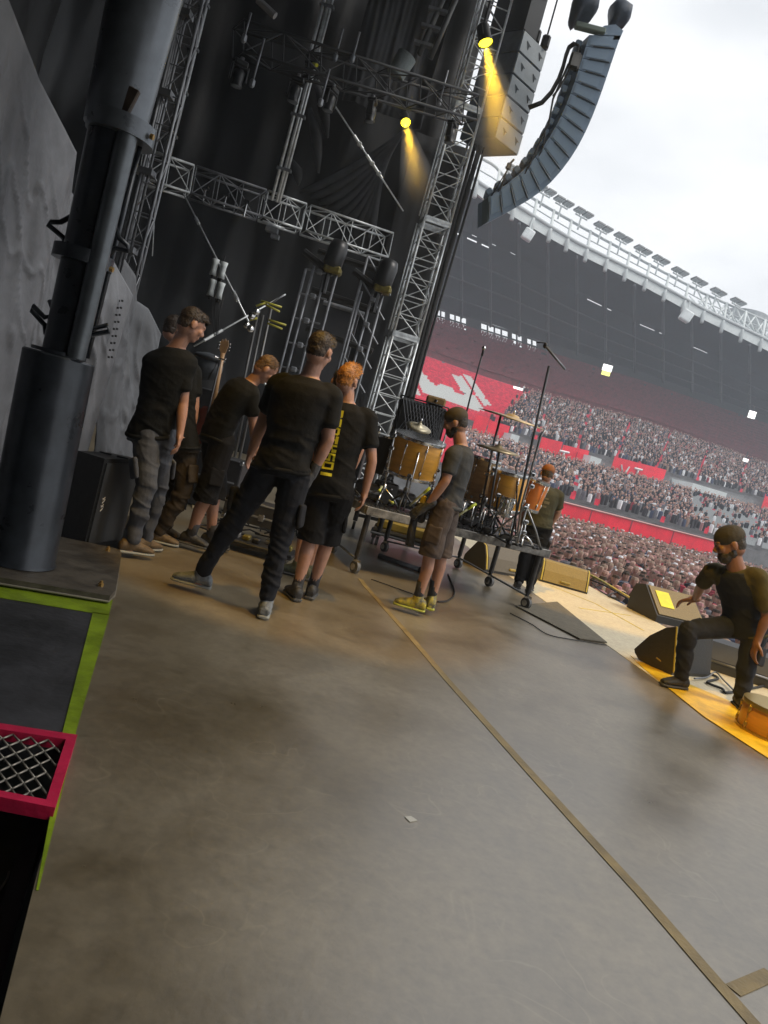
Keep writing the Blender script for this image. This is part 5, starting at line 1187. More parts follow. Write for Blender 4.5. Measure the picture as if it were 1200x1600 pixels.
for nm, poles, hx, hy, lab in (('lamp_lift', [((491, 415), (450, 575)), ((508, 430), (472, 572)), ((526, 430), (502, 520)), ((478, 420), (440, 570))], 525, 398, 'left dark lamp lift with a moving head lamp on its top'),
                     ('lamp_lift', [((588, 437), (555, 565)), ((598, 462), (565, 562)), ((565, 455), (545, 540)), ((575, 400), (535, 560))], 603, 428, 'right dark lamp lift with a moving head lamp, next to the lattice tower')):
    Y = 14.5; t = thing(nm, lab, 'lift', P(hx-45, hy+210, Y), 'dark lamp lifts left of the lattice tower')
    for (x0, y0), (x1, y1) in poles:
        a, b = P(x0, y0, Y), P(x1, y1, Y); b = V((b.x+(a.x-b.x)*0, b.y, 0)); mk('mast', MB().cyl(a, V((a.x, a.y, 0)), .026, n=8), dalu, t, True)
    m = MB()
    for k in range(7):
        a, b = P(poles[-1][0][0]-k*10, poles[-1][0][1]+k*38, Y), P(poles[1][0][0]-k*10+12, poles[1][0][1]+k*38, Y); m.cyl(a, b, .02, n=6)
        m.bbox(a.lerp(b, .5), (.12, .12, .10), .02)
    mk('crossbar', m, dalu, t)
    h = mk('lamp_head', MB().lathe(P(hx, hy, Y), V((.1, .1, 1)), [(.14, -.28), (.19, -.2), (.19, .12), (.15, .26), (.05, .28)], 18), lamp_dark, t, True)
    mk('lamp_base', MB().bbox(P(hx-5, hy+24, Y), (.34, .3, .16), .04), amberspot, t); mk('lamp_bracket', MB().cyl(P(hx-5, hy+30, Y), P(hx-50, hy-5, Y), .07, n=8).cyl(P(hx-10, hy+20, Y), P(hx-20, hy+60, Y), .05, n=8), lamp_dark, t)
m = MB()
for k in range(3): a, b = P(497-k*9, 392+k*60, 14.8), P(600-k*9, 425+k*62, 14.8); m.cyl(a, b, .06, n=8)
solo('lift_crossbars', m, mat('dark_bar', (.03,)*3, .5, .4), 'dark crossbars spanning between the two lamp lifts', 'bars')
t = thing('dark_flat', 'dark grey scenery panel standing behind the lamp lifts', 'panel', P(520, 640, 16)); 
a, b = P(513, 475, 16), P(562, 490, 16); mk('panel', MB().prism([a, b, V((b.x, b.y, 0)), V((a.x, a.y, 0))], V((0, .1, 0))), mat('flat_grey', (.045, .047, .055), .7, 0, .2, 1), t); mk('top_bar', MB().cyl(a+V((-.1, -.05, 0)), b+V((.1, -.05, 0)), .05, n=8), dalu, t)
# guitar on a stand
gd = P(349, 560, 8.2); t = thing('guitar', 'electric guitar whose pale wooden head and neck rise above the bending stagehand', 'guitar', gd-V((.2, 0, .9)))
gw = mat('maple_neck', (.35, .20, .09), .35, 0, .15, 9)
ga, gb = P(352, 534, 8.2), P(330, 650, 8.2); up_ = (ga-gb).normalized(); sx = V((1, 0, 0)); sx = (sx-up_*sx.dot(up_)).normalized()
hp = P(348, 553, 8.2)
mk('headstock', MB().prism([hp+sx*a+up_*b for a, b in ((-.022, 0), (-.045, .04), (-.05, .12), (-.03, .16), (-.022, .13), (.0, .17), (.012, .14), (.03, .16), (.045, .10), (.03, .03), (.022, 0))], V((0, .018, 0))), gw, t)
mk('neck', MB().cyl(hp+up_*.01, hp-up_*.62, .024, .028, 12), gw, t, True)
for k in range(6): mk('tuner', MB().ell(hp+sx*(.06 if k % 2 else -.062)+up_*(.05+.035*(k//2)), (.012, .006, .009)), chrome, t, True)
mk('body', MB().loft([(hp-up_*(.60+d_), sx*w_, V((0, .022, 0))) for d_, w_ in ((0, .10), (.06, .15), (.14, .12), (.2, .13), (.30, .18), (.38, .15), (.42, .06))], 24), mat('guitar_body', (.12, .03, .02), .2), t, True)
c = hp-up_*.06+V((0, -.05, 0)); t = thing('guitar_stand', 'black guitar stand with chrome yoke holding the guitar neck', 'stand', V((c.x, c.y, 0)))
mk('yoke', MB().tube([c+V((-.06, -.03, .01)), c+V((-.05, 0, 0)), c+V((.05, 0, 0)), c+V((.06, -.03, .01))], .010, 6), chrome, t, True); mk('post', MB().cyl(c, V((c.x, c.y+.1, 0)), .012, n=8), black, t, True)
for k in range(3): a_ = 2.1*k; mk('leg', MB().cyl(V((c.x, c.y+.1, .25)), V((c.x+.3*math.cos(a_), c.y+.1+.3*math.sin(a_), .01)), .010, n=6), black, t, True)
# backpack / amp heads / cases behind the group
c = P(322, 572, 8.6); lump_m = mat('bag_nylon', (.045, .052, .062), .6, 0, .3, 6, .5, 9)
t = thing('gear_bag', 'dark blue grey nylon bag on a cart behind the two leftmost stagehands', 'bag', c-V((0, 0, .2)))
mk('body', MB().ell(c, (.20, .16, .16), nu=20, nv=12), lump_m, t, True); mk('strap', MB().tube([c+V((.10, -.14, -.15)), c+V((.14, -.10, .05)), c+V((.1, 0, .15))], .012, 6), black, t, True); mk('top_flap', MB().ell(c+V((.03, -.04, .10)), (.19, .14, .05)), lump_m, t, True)
rnd2 = random.Random(5)
casem = mat('case_black', (.02, .02, .022), .5, 0, .3, 12)
for x, y, Y, s, lab in ((318, 640, 8.9, (.55, .5, .5), 'black flight case behind the two leftmost stagehands at waist height'), (330, 740, 8.9, (.8, .5, .5), 'black flight case standing on the floor behind the bending stagehand'), (545, 690, 9.5, (.5, .5, .9), 'tall black flight case behind the orange haired stagehand'), (400, 800, 7.6, (.6, .4, .22), 'low black case on the floor between the legs of the tallest stagehand')):
    c = P(x, y, Y); c.z = max(c.z, s[2]/2+.01); t = thing('flight_case', lab, 'case', c-V((0, 0, s[2]/2)), 'black flight cases behind the group')
    if c.z > .9: c.z = c.z
    mk('body', MB().bbox(c, s, .012), casem, t)
    for sx_ in (-1, 1):
        for sz_ in (-1, 1): mk('corner', MB().bbox(c+V((sx_*(s[0]/2-.02), -s[1]/2+.0, sz_*(s[2]/2-.02))), (.05, .03, .05), .01), chrome, t)
    mk('edge_trim', MB().bbox(c+V((0, -s[1]/2, s[2]/2-.004)), (s[0]-.1, .016, .016), .003).bbox(c+V((0, -s[1]/2, -.02)), (s[0]-.1, .014, .02), .003), dalu, t); mk('latch', MB().bbox(c+V((.1, -s[1]/2-.008, -.02)), (.06, .02, .07), .005), chrome, t)
c = P(318, 640, 8.9); solo('case_trolley', MB().bbox(V((c.x, c.y, (c.z-.25)/2)), (.6, .5, c.z-.27), .02), casem, 'black trolley carrying the waist high flight case and the bag', 'trolley')
m = MB()
for k in range(40):
    c = G(rnd2.uniform(320, 470), rnd2.uniform(800, 845), .03); m.tube([c, c+V((rnd2.uniform(-.2, .2), rnd2.uniform(-.2, .2), rnd2.uniform(0, .06))), c+V((rnd2.uniform(-.3, .3), rnd2.uniform(-.2, .2), 0))], .009, 5)
solo('cable_heap', m, rubber, 'heap of black cables on the floor behind the group of stagehands', 'cables', kind='stuff', smooth=True)
t = thing('pedal_board', 'low black pedal board with bright metal pedals on the floor behind the tallest stagehand', 'pedal board', G(400, 850))
c = G(400, 852, .08); mk('board', MB().bbox(c, (.75, .35, .05), .01), black, t)
for k in range(7): mk('pedal', MB().bbox(c+V((-.3+.1*k, rnd2.uniform(-.05, .08), .05)), (.07, .11, .05), .01), (chrome, dalu, amberspot, black)[k % 4], t)
for k in (-.3, .3): mk('foot', MB().box(c+V((k, 0, -.05)), (.05, .3, .06)), black, t)
cm_ = mat('floor_card', (.22, .17, .09), .8, 0, .2, 6)
solo('plywood_sheet', MB().prism([G(x, y, .004) for x, y in ((298, 740), (318, 742), (330, 800), (300, 795))], V((0, 0, .012))), cm_, 'pale plywood sheet on the floor between the leftmost and the bending stagehand', 'board', smooth=False)
# ---------------------------------------------------------------- people
DG = None
def skin_solid(mb, vox, smooth_it=4, disp=None, decim=None):
    """voxel remesh of overlapping shapes -> one continuous surface (MB)"""
    me = bpy.data.meshes.new('tmp'); me.from_pydata(mb.v, [], mb.f); me.update()
    o = bpy.data.objects.new('tmp', me); COL.objects.link(o)
    r = o.modifiers.new('r', 'REMESH'); r.mode = 'VOXEL'; r.voxel_size = vox
    s = o.modifiers.new('s', 'SMOOTH'); s.iterations = smooth_it; s.factor = .5
    dg = bpy.context.evaluated_depsgraph_get(); ev = o.evaluated_get(dg); m2 = ev.to_mesh()
    out_ = MB()
    if disp: vs = [tuple(v.co+v.normal*disp(v.co)) for v in m2.vertices]
    else: vs = [tuple(v.co) for v in m2.vertices]
    out_.v = vs; out_.f = [tuple(p.vertices) for p in m2.polygons]
    ev.to_mesh_clear(); bpy.data.objects.remove(o); bpy.data.meshes.remove(me); return out_
def limb(m, pts, rs, n=14, sub=3):
    """tapered chain with rounded joints"""
    pts = [V(p) for p in pts]; P2 = []; R2 = []
    for i in range(len(pts)-1):
        for k in range(sub): f = k/sub; P2.append(pts[i].lerp(pts[i+1], f)); R2.append(rs[i]+(rs[i+1]-rs[i])*f)
    P2.append(pts[-1]); R2.append(rs[-1]); m.tube(P2, R2, n)
    for i, p in enumerate(pts): m.ell(p, (rs[i]*.99,)*3, nu=12, nv=8)
def frame(f, u):
    f = V(f).normalized(); u = V(u); u = (u-f*u.dot(f)).normalized(); r = f.cross(u); return r, f, u     # right, forward, up
def mat3(r, f, u): return Matrix(((r.x, f.x, u.x), (r.y, f.y, u.y), (r.z, f.z, u.z)))
def head_shape(m, c, f, u, s=1.0, nose=True):
    r, f, u = frame(f, u); R_ = mat3(r, f, u); q = lambda x, y, z: c+r*(x*s)+f*(y*s)+u*(z*s)
    E_ = lambda p, rad: m.ell(q(*p), tuple(a*s for a in rad), R_, 16, 11)
    E_((0, -.012, .025), (.074, .094, .092)); E_((0, .022, -.035), (.058, .066, .075)); E_((0, .052, -.085), (.032, .034, .026)); E_((0, -.03, -.04), (.060, .062, .06))
    E_((0, .076, .028), (.052, .018, .014)); E_((-.036, .064, -.02), (.022, .022, .026)); E_((.036, .064, -.02), (.022, .022, .026))
    m.cyl(q(0, .082, .015), q(0, .108, -.022), .009*s, .014*s, 8); E_((0, .098, -.026), (.017, .016, .012)); E_((0, .084, -.055), (.026, .014, .007)); E_((0, .082, -.064), (.022, .014, .008))
    for sx in (-1, 1): E_((sx*.077, -.008, -.012), (.010, .021, .033)); E_((sx*.030, .082, .012), (.013, .010, .009))
def hand_shape(m, w, d, n, s=1.0, curl=.6, thumb=1):
    """w wrist, d direction of fingers, n palm normal; five fingers with knuckle bends"""
    d = V(d).normalized(); n = V(n); n = (n-d*n.dot(d)).normalized(); r = d.cross(n)*thumb; w = V(w)
    R_ = mat3(r, d, n); m.ell(w+d*.045*s, (.040*s, .055*s, .017*s), R_, 12, 8); m.ell(w+d*.075*s, (.041*s, .028*s, .015*s), R_, 12, 8); limb(m, [w-d*.02, w+d*.03*s], [.027*s, .027*s], 10, 1)
    for k, (o, l) in enumerate(((.030, .070), (.011, .080), (-.010, .074), (-.029, .058))):
        p = w+d*.090*s+r*o*s; a = curl*(.75+.12*k); dd = d; pts = [p]
        for j, f in enumerate((.45, .32, .25)):
            dd = (dd*math.cos(a*(.6+.35*j))+n*math.sin(a*(.6+.35*j))).normalized(); pts.append(pts[-1]+dd*l*f*s)
        limb(m, pts, [.0095*s, .0088*s, .008*s, .007*s], 8, 2)
    t0 = w+d*.035*s+r*.034*s; t1 = t0+(d*.6+r*.6+n*.35).normalized()*.038*s; t2 = t1+(d*.85+r*.1+n*.5).normalized()*.032*s; limb(m, [t0, t1, t2], [.013*s, .011*s, .009*s], 8, 2)
skinm = mat('skin', (.34, .18, .125), .5, 0, .10, 14, .1, 60)
def cloth_mat(nm, c, var=.25): return mat(nm, c, .85, 0, var, 5, .5, 11, sheen=0, spec=.18)
tee_black = cloth_mat('tee_black', (.006, .0062, .0055)); tee_grey = cloth_mat('tee_grey', (.045, .047, .049))
glove_m = mat('work_glove', (.05, .05, .052), .8, 0, .4, 20, .4, 50)
def wrinkle(seed, amp, fz=6, fx=3):
    def fn(co):
        a = noise.noise(V((co.x*fx*2+seed, co.y*fx*2, co.z*fz)))
        b = 1-abs(noise.noise(V((co.x*4+seed*2, co.y*4, co.z*9+seed))))*2.2
        c = 1-abs(noise.noise(V((co.x*3.2+seed, co.y*3.2+7, (co.z+.5*co.x)*13+seed))))*3; c = max(0, c)**2
        return amp*(.75*a+.4*b+.45*c*(1 if noise.noise(co*2.1) > -.1 else .2)-.4)
    return fn
def person(label, J, Y, face, headup=(0, 0, 1), s=1.0, skin=skinm, hair=None, hairlen=.0, tee=None, teelen=.0, legs=None, legtype='long', shoe=None, sole=None, sock=None, gloves=(), build=1.0, curl=.6, hairtop=None, cap=None, seed=1, extra=None, sleeve=.55, beard=None, socklen=.12, nape=0, only=None, fat=1.0, strap=None):
    """J: joint -> (photo x, photo y, depth offset)"""
    W = {k: P(v[0], v[1], Y+(v[2] if len(v) > 2 else 0)) for k, v in J.items()}
    base = V((W['ankL']+W['ankR'])/2); base.z = 0
    for k in ('ankL', 'ankR'): W[k].z = max(W[k].z, .09) if k not in (extra or {}).get('lift', ()) else W[k].z
    T = thing('person', label, 'person', base)
    nb = W['neck']; hd_ = W['head']; hf = V(face[0]); tf = V(face[1])      # head facing, torso facing
    lat = (W['shR']-W['shL']).normalized(); pel = W['pelvis']; spine = (nb-pel); su = spine.normalized()
    front = lat.cross(su)*-1; front = front if front.dot(tf) > 0 else -front; front.normalize()
    k_ = build
    # ---- torso sections, shared by body and shirt
    hipw = .150*k_*fat; secs = []
    hlat = (W['hipR']-W['hipL']); hlat = hlat.normalized() if hlat.length > .05 else lat; hfr = hlat.cross(su)*-1; hfr = hfr if hfr.dot(front) > 0 else -hfr
    def sec(t, w_, d_, fo=0):
        la = hlat.lerp(lat, min(1, t*1.2)).normalized(); fa = hfr.lerp(front, min(1, t*1.2)).normalized(); arch = math.sin(t*math.pi)*(extra or {}).get('arch', -.02)
        return (pel+spine*t+fa*(fo+arch), la*w_*k_, fa*d_*k_)
    tor = [(-.10, .155, .11, 0), (.0, .165, .115, 0), (.18, .152*fat, .108, 0), (.40, .150*fat, .105, .0), (.62, .172, .115, .005), (.80, .185, .112, 0), (.90, .165, .095, -.005), (.97, .10, .07, -.005), (1.03, .055, .052, 0)]
    b = MB(); b.loft([sec(t, w_*.93, d_*.93, fo) for t, w_, d_, fo in tor], 20)
    limb(b, [nb-su*.03, nb.lerp(hd_, .45), hd_-V(headup).normalized()*.03*s], [.060*s, .055*s, .052*s], 14)
    head_shape(b, hd_, hf, headup, s)
    wristd = {}
    for sd_ in 'LR':
        sh, el, wr = W['sh'+sd_], W['el'+sd_], W['wr'+sd_]
        limb(b, [sh.lerp(nb, .15), sh, sh.lerp(el, .45), el, el.lerp(wr, .35), wr], [.055*k_, .060*k_, .050*k_, .040*k_, .041*k_, .027*k_], 14)
        hp_, kn, an = W['hip'+sd_], W['kn'+sd_], W['ank'+sd_]
        lk = k_*(.74 if legtype != 'short' else 1)
        limb(b, [hp_, kn, kn.lerp(an, .33)+(kn-an).cross(lat).normalized()*(.012 if tf.dot((kn-an).cross(lat)) < 0 else -.012), an], [.082*lk, .056*lk, .056*lk, .036*lk], 14)
        fd = V((W['toe'+sd_]-an)); fd.z = 0; fd.normalize(); b.loft([(an+V((0, 0, -.0)), V((fd.y, -fd.x, 0))*.034, fd*.036), (V((an.x, an.y, .05)), V((fd.y, -fd.x, 0))*.034, fd*.05)], 12)
        wristd[sd_] = (wr, (wr-el).normalized())
    hands = {}
    for sd_ in 'LR':
        wr, d = wristd[sd_]; hd2 = (extra or {}).get('hand'+sd_); d2 = V(hd2[0]) if hd2 else (d*.9+V((0, 0, -.25))); n = V(hd2[1]) if hd2 else -lat*(1 if sd_ == 'R' else -1)
        if sd_ in gloves: hands[sd_] = (wr, d2, n)
        hand_shape(b, wr, d2, n, s, curl, -1 if sd_ == 'L' else 1)
    body = mk('body', skin_solid(b, .0075, 3), skin, T, True)
    for sd_, (wr, d2, n) in hands.items():
        g = MB(); hand_shape(g, wr, d2, n, s*1.16, curl, -1 if sd_ == 'L' else 1); dn = V(d2).normalized(); limb(g, [wr-dn*.05, wr+dn*.02], [.037, .033], 12)
        mk('glove', skin_solid(g, .007, 2), glove_m, T, True)
    # ---- shirt
    m = MB(); lo = -.06-teelen
    ss = [(lo, .188*fat, .142, 0), (.05, .182*fat, .138, 0)]+[(t, w_+.018, d_+.020, fo) for t, w_, d_, fo in tor[2:7]]+[(.975, .112, .080, -.005), (1.0, .075, .068, -.004)]
    m.loft([sec(*q) for q in ss], 24)
    for sd_ in 'LR':
        sh, el = W['sh'+sd_], W['el'+sd_]
        if sleeve > 0: e_ = sh.lerp(el, sleeve); limb(m, [sh.lerp(nb, .2), sh, e_], [.074*k_, .078*k_, .066*k_], 16); m.cyl(sh.lerp(e_, .5), e_+(e_-sh).normalized()*.03, .068*k_, .069*k_, 18)
    w1 = wrinkle(seed, .012, 6, 3)
    def dsp(co):
        t = (co-pel).dot(spine)/spine.length_squared; return w1(co)*(1.4 if t < .45 else .6)
    sh_o = mk('t_shirt', skin_solid(m, .0105, 3, dsp), tee, T, True)
    c0, a0, b0_ = sec(lo+.005, .186*fat, .140)
    mk('shirt_hem', MB().loft([(c0-su*.012, a0*1.01, b0_*1.01), (c0+su*.004, a0*1.045, b0_*1.045), (c0+su*.02, a0*1.01, b0_*1.01)], 28), tee, sh_o, True)
    if (extra or {}).get('vest'):
        m = MB(); m.loft([sec(lo-.01, .196, .152)]+[sec(t, w_+.026-(.035 if t > .75 else 0), d_+.030, fo) for t, w_, d_, fo in tor[1:7]]+[sec(.97, .105, .085, 0)], 24); mk('vest', skin_solid(m, .0105, 3, dsp), extra['vest'], T, True)
    # ---- trousers or shorts
    m = MB(); wst = sec(.07, .168*fat, .124)
    m.loft([wst, sec(-.02, .176, .130), sec(-.13, .172, .128)], 22)
    for sd_ in 'LR':
        hp_, kn, an = W['hip'+sd_], W['kn'+sd_], W['ank'+sd_]; ka = (an-kn)
        if legtype == 'long': limb(m, [hp_, hp_.lerp(kn, .5), kn, kn+ka*.5, kn+ka*.93], [.106*k_, .094*k_, .080*k_, .073*k_, .064*k_], 16)
        elif legtype == 'slim': limb(m, [hp_, hp_.lerp(kn, .5), kn, kn+ka*.4, kn+ka*.92], [.106*k_, .090*k_, .070*k_, .066*k_, .050*k_], 16)
        else:
            e_ = kn+ka*.10; limb(m, [hp_, hp_.lerp(kn, .5), hp_.lerp(kn, .8)], [.108*k_, .102*k_, .098*k_], 16); m.cyl(hp_.lerp(kn, .6), e_, .102*k_, .106*k_, 20)
    amp = .017 if legtype != 'short' else .012; w2 = wrinkle(seed+5, amp, 11 if legtype == 'long' else 7, 3)
    tr_o = mk('shorts' if legtype == 'short' else 'trousers', skin_solid(m, .0085, 3, lambda co: w2(co)*(1.25 if co.z < .55 else .75)), legs, T, True)
    for sd_ in 'LR':      # cargo pockets
        hp_, kn = W['hip'+sd_], W['kn'+sd_]; q = hp_.lerp(kn, .62); out_ = (hlat if sd_ == 'R' else -hlat); dd = (kn-hp_).normalized(); r_, f_, u2 = frame(out_, -dd)
        mk('pocket', skin_solid(MB().bbox(q+out_*.092*k_, (.13, .035, .16), .012, mat3(r_, f_, u2)), .008, 2, wrinkle(seed+9, .006)), legs, tr_o, True)
    # ---- socks and shoes
    for sd_ in 'LR':
        an, toe, kn = W['ank'+sd_], W['toe'+sd_], W['kn'+sd_]; fd = toe-an; fd.z = 0; fd.normalize(); sdv_ = V((fd.y, -fd.x, 0)); z0 = an.z-.085
        if sock: mk('sock', MB().tube([an-(an-kn).normalized()*socklen, an-(an-kn).normalized()*socklen*.5, an+V((0, 0, -.03))], [.047*k_, .043*k_, .044*k_], 14), sock, T, True)
        m = MB(); prof = [(-.085, .030, .030, .060), (-.07, .040, .045, .062), (-.02, .043, .055, .065), (.04, .044, .045, .050), (.10, .050, .034, .040), (.15, .046, .026, .032), (.185, .028, .018, .026)]
        for (y0, w0, h0, c0_), (y1, w1_, h1, c1_) in zip(prof, prof[1:]):
            pass
        m.loft([(V((an.x, an.y, z0))+fd*y_+V((0, 0, h_+.012)), sdv_*w_, V((0, 0, h_))) for y_, w_, h_, c_ in prof], 16)
        limb(m, [V((an.x, an.y, z0+.06)), V((an.x, an.y, z0+.115))], [.048, .046], 14, 1)
        sh_ = mk('shoe', skin_solid(m, .0075, 2, wrinkle(seed+3, .003, 20, 12)), shoe, T, True)
        m = MB(); m.loft([(V((an.x, an.y, z0))+fd*(y_*1.03)+V((0, 0, .012)), sdv_*(w_*1.05+.002), V((0, 0, .014))) for y_, w_, h_, c_ in prof], 16)
        mk('sole', skin_solid(m, .007, 1), sole or shoe, sh_, True)
        m = MB()
        for k in range(4): c = V((an.x, an.y, z0+.092-.012*k))+fd*(.035+.022*k); m.tube([c-sdv_*.028, c+V((0, 0, .010)), c+sdv_*.028], .0035, 6)
        mk('laces', m, mat('lace', (.28, .28, .26), .8), sh_, True)
    # ---- hair
    r, f, u = frame(hf, headup); hc = hd_
    if hair:
        m = MB(); R_ = mat3(r, f, u)
        m.ell(hc+u*.032*s-f*.018*s, (.0775*s, .093*s, .088*s), R_, 22, 14)
        m.ell(hc-f*.040*s-u*.01*s, (.068*s, .064*s, .072*s), R_, 18, 12)
        if hairtop: m.ell(hc+u*(.072*s+hairlen)+f*.015*s, (.070*s, .085*s, (.045+hairlen)*s), R_, 18, 12)
        def hd_disp(co): return .004*noise.noise(co*30)+.0025*noise.noise(co*90+V((seed, 0, 0)))
        h = skin_solid(m, .0065, 1, hd_disp)
        # keep only what lies above the hairline
        keep = []
        for fc in h.f:
            c = sum((V(h.v[i]) for i in fc), V((0, 0, 0)))/len(fc); d = c-hc+V((noise.noise(c*55), noise.noise(c*55+V((9, 0, 0))), noise.noise(c*55+V((0, 9, 0)))))*.010; y_, z_, x_ = d.dot(f)/s, d.dot(u)/s, abs(d.dot(r))/s
            ok = z_ > .060 if y_ > .045 else (z_ > .02+max(0, y_)*.6 if y_ > -.02 else z_ > -.070-nape-(.02 if y_ < -.05 else 0))
            if x_ > .055 and abs(y_+.005) < .03 and z_ < .028: ok = False
            if ok: keep.append(fc)
        h.f = keep; used = sorted({i for fc in keep for i in fc}); mp_ = {v_: i for i, v_ in enumerate(used)}; h.v = [h.v[i] for i in used]; h.f = [tuple(mp_[i] for i in fc) for fc in keep]
        # short tufts
        rr = random.Random(seed); tv = MB()
        for k in range(1100):
            fc = rr.choice(keep) if False else h.f[rr.randrange(len(h.f))]; p = V(h.v[fc[0]]); n = (p-(hc+u*.01)).normalized(); z_ = (p-hc).dot(u)/s
            if z_ < 0 and rr.random() < .6: continue
            ln = (.004+.016*max(0, z_)/.1+hairlen*.6)*rr.uniform(.6, 1.3); dr = (n*.45+V((rr.gauss(0, .16), rr.gauss(0, .16), rr.gauss(0, .16)))+(f*.8+r*.2 if z_ > .03 else -u*.8)).normalized(); sd2 = n.cross(dr); sd2 = sd2.normalized()*.0035 if sd2.length > 1e-3 else r*.0035
            tv.add([p-sd2-n*.004, p+sd2-n*.004, p+dr*ln], [(0, 1, 2)])
        o_ = len(h.v); h.v += tv.v; h.f += [tuple(i+o_ for i in q) for q in tv.f]
        mk('hair', h, hair, T, False)
    if beard:
        mk('beard', skin_solid(MB().ell(hc+f*.050*s-u*.075*s, (.056*s, .048*s, .052*s), mat3(r, f, u)).ell(hc+f*.01*s-u*.060*s, (.066*s, .05*s, .045*s), mat3(r, f, u)), .007, 1, lambda co: .006*noise.noise(co*60)), beard, T, True)
    if cap:
        R_ = mat3(r, f, u); m = MB().ell(hc+u*.048*s-f*.012*s, (.086*s, .103*s, .082*s), R_, 22, 14); c_ = mk('cap', skin_solid(m, .008, 1), cap, T, True)
        sgn = (extra or {}).get('brim', 1)
        if sgn: mk('brim', MB().loft([(hc+u*.040*s+f*(.08*sgn)*s, r*.070*s, u*.010), (hc+u*.030*s+f*(.125*sgn)*s, r*.062*s, u*.008), (hc+u*.018*s+f*(.165*sgn)*s, r*.035*s, u*.005)], 16), cap, c_, True)
    return T, W, dict(lat=lat, front=front, su=su, pel=pel, spine=spine)
brown_hair = mat('hair_brown', (.032, .020, .012), .6, 0, .3, 30); ginger = mat('hair_ginger', (.34, .14, .03), .55, 0, .25, 30); dark_hair = mat('hair_dark', (.022, .017, .013), .6, 0, .3, 30)
wtr = cloth_mat('work_trousers_grey', (.06, .064, .075)); brn = cloth_mat('trousers_brown', (.03, .022, .014)); blk = cloth_mat('trousers_black', (.006, .006, .007)); drk = cloth_mat('trousers_charcoal', (.013, .014, .018)); shb = cloth_mat('shorts_brown', (.075, .058, .050))
boot_t = mat('boot_tan', (.10, .065, .03), .7, 0, .3, 18, .3, 40); shoe_k = mat('shoe_black', (.016, .016, .017), .6, 0, .3, 18, .3, 40); shoe_g = mat('shoe_grey', (.13, .145, .16), .6, 0, .45, 22, .4, 60); shoe_y = mat('shoe_yellow', (.07, .075, .07), .6, 0, .4, 16, col2=(.45, .38, .03), bump=.3, bscale=50) if True else mat('x', (.08, .085, .075), .6, 0, .4, 14, .3, 50)
sole_d = mat('sole_dark', (.05, .05, .05), .7); sole_g = mat('sole_grey', (.22, .23, .22), .7); sole_y = mat('sole_lime', (.35, .38, .06), .6); sockd = mat('sock_dark', (.028, .028, .032), .9, 0, .2, 30, .3, 80)
# A: leftmost, black tee and grey work trousers, seen from behind, facing right
person('man in black t-shirt and grey work trousers standing leftmost, seen from behind', dict(
    head=(300, 507), neck=(274, 543), shL=(238, 566, -.05), shR=(287, 572, .0), pelvis=(238, 672, .05), hipL=(228, 676, .0), hipR=(255, 676, .08), elL=(244, 622, .34), wrL=(268, 660, .46), elR=(286, 630, .02), wrR=(281, 678, -.02),
    knL=(228, 765, -.05), ankL=(205, 847, -.05), toeL=(250, 866, .1), knR=(246, 764, .25), ankR=(226, 846, .28), toeR=(262, 850, .5)), 5.4,
    ((.8, .6, -.35), (.85, .55, 0)), s=1.02, hair=brown_hair, tee=tee_black, legs=wtr, legtype='long', shoe=boot_t, sole=sole_g, seed=2, hairtop=1, build=.98)
# A2: behind A
person('man in dark t-shirt and brown trousers partly hidden behind the leftmost man', dict(
    head=(273, 516), neck=(277, 548), shL=(262, 572, .1), shR=(302, 582), pelvis=(281, 690), hipL=(272, 693, .05), hipR=(292, 694), elL=(270, 640, .2), wrL=(282, 680, .3), elR=(304, 636), wrR=(298, 682, -.02),
    knL=(272, 765, .1), ankL=(258, 824, .2), toeL=(285, 838, .2), knR=(286, 768), ankR=(246, 836), toeR=(282, 850, .05)), 6.1,
    ((.6, .8, -.2), (.8, .6, 0)), s=1.0, hair=brown_hair, tee=tee_black, legs=brn, legtype='long', shoe=boot_t, sole=sole_g, gloves=('R',), seed=3, build=.95, teelen=.02)
# B: bending with shorts
person('man in black t-shirt and black shorts bending forward beside the tallest man', dict(
    head=(416, 577), neck=(392, 597), shL=(372, 602, .22), shR=(392, 618, -.10), pelvis=(338, 684), hipL=(334, 688, .12), hipR=(348, 690, -.05), elL=(398, 655, .3), wrL=(410, 695, .35), elR=(396, 662, -.05), wrR=(400, 708, .05),
    knL=(336, 770, .2), ankL=(330, 838, .3), toeL=(355, 850, .3), knR=(322, 778, -.05), ankR=(298, 836, .0), toeR=(318, 850, .0)), 6.2,
    ((.75, .35, -.65), (.7, .45, -.4)), headup=(.45, .1, .9), s=.98, hair=mat('hair_sandy', (.12, .065, .025), .6, 0, .25, 30), tee=tee_black, legs=blk, legtype='short', shoe=shoe_k, sole=sole_d, sock=sockd, seed=4, build=1.0, teelen=.03, extra=dict(arch=-.05))
# C: tall man in the centre
person('tallest man in dark t-shirt and charcoal trousers with legs apart, back turned', dict(
    head=(500, 548), neck=(483, 590), shL=(435, 603, .05), shR=(517, 622, -.02), pelvis=(441, 727), hipL=(420, 732, .02), hipR=(462, 740, .0), elL=(410, 662, .12), wrL=(393, 705, .30), elR=(512, 688, -.02), wrR=(490, 736, .0),
    knL=(366, 812, .05), ankL=(314, 898, .12), toeL=(283, 925, .12), knR=(440, 840, .0), ankR=(416, 943, -.02), toeR=(412, 950, .30)), 4.78,
    ((.35, .9, -.18), (.2, 1, 0)), s=1.03, hair=brown_hair, tee=tee_grey if False else cloth_mat('tee_charcoal', (.011, .011, .011)), legs=drk, legtype='slim', shoe=shoe_g, sole=sole_g, gloves=('R',), seed=6, hairtop=1, build=1.06, extra=dict(arch=-.015))
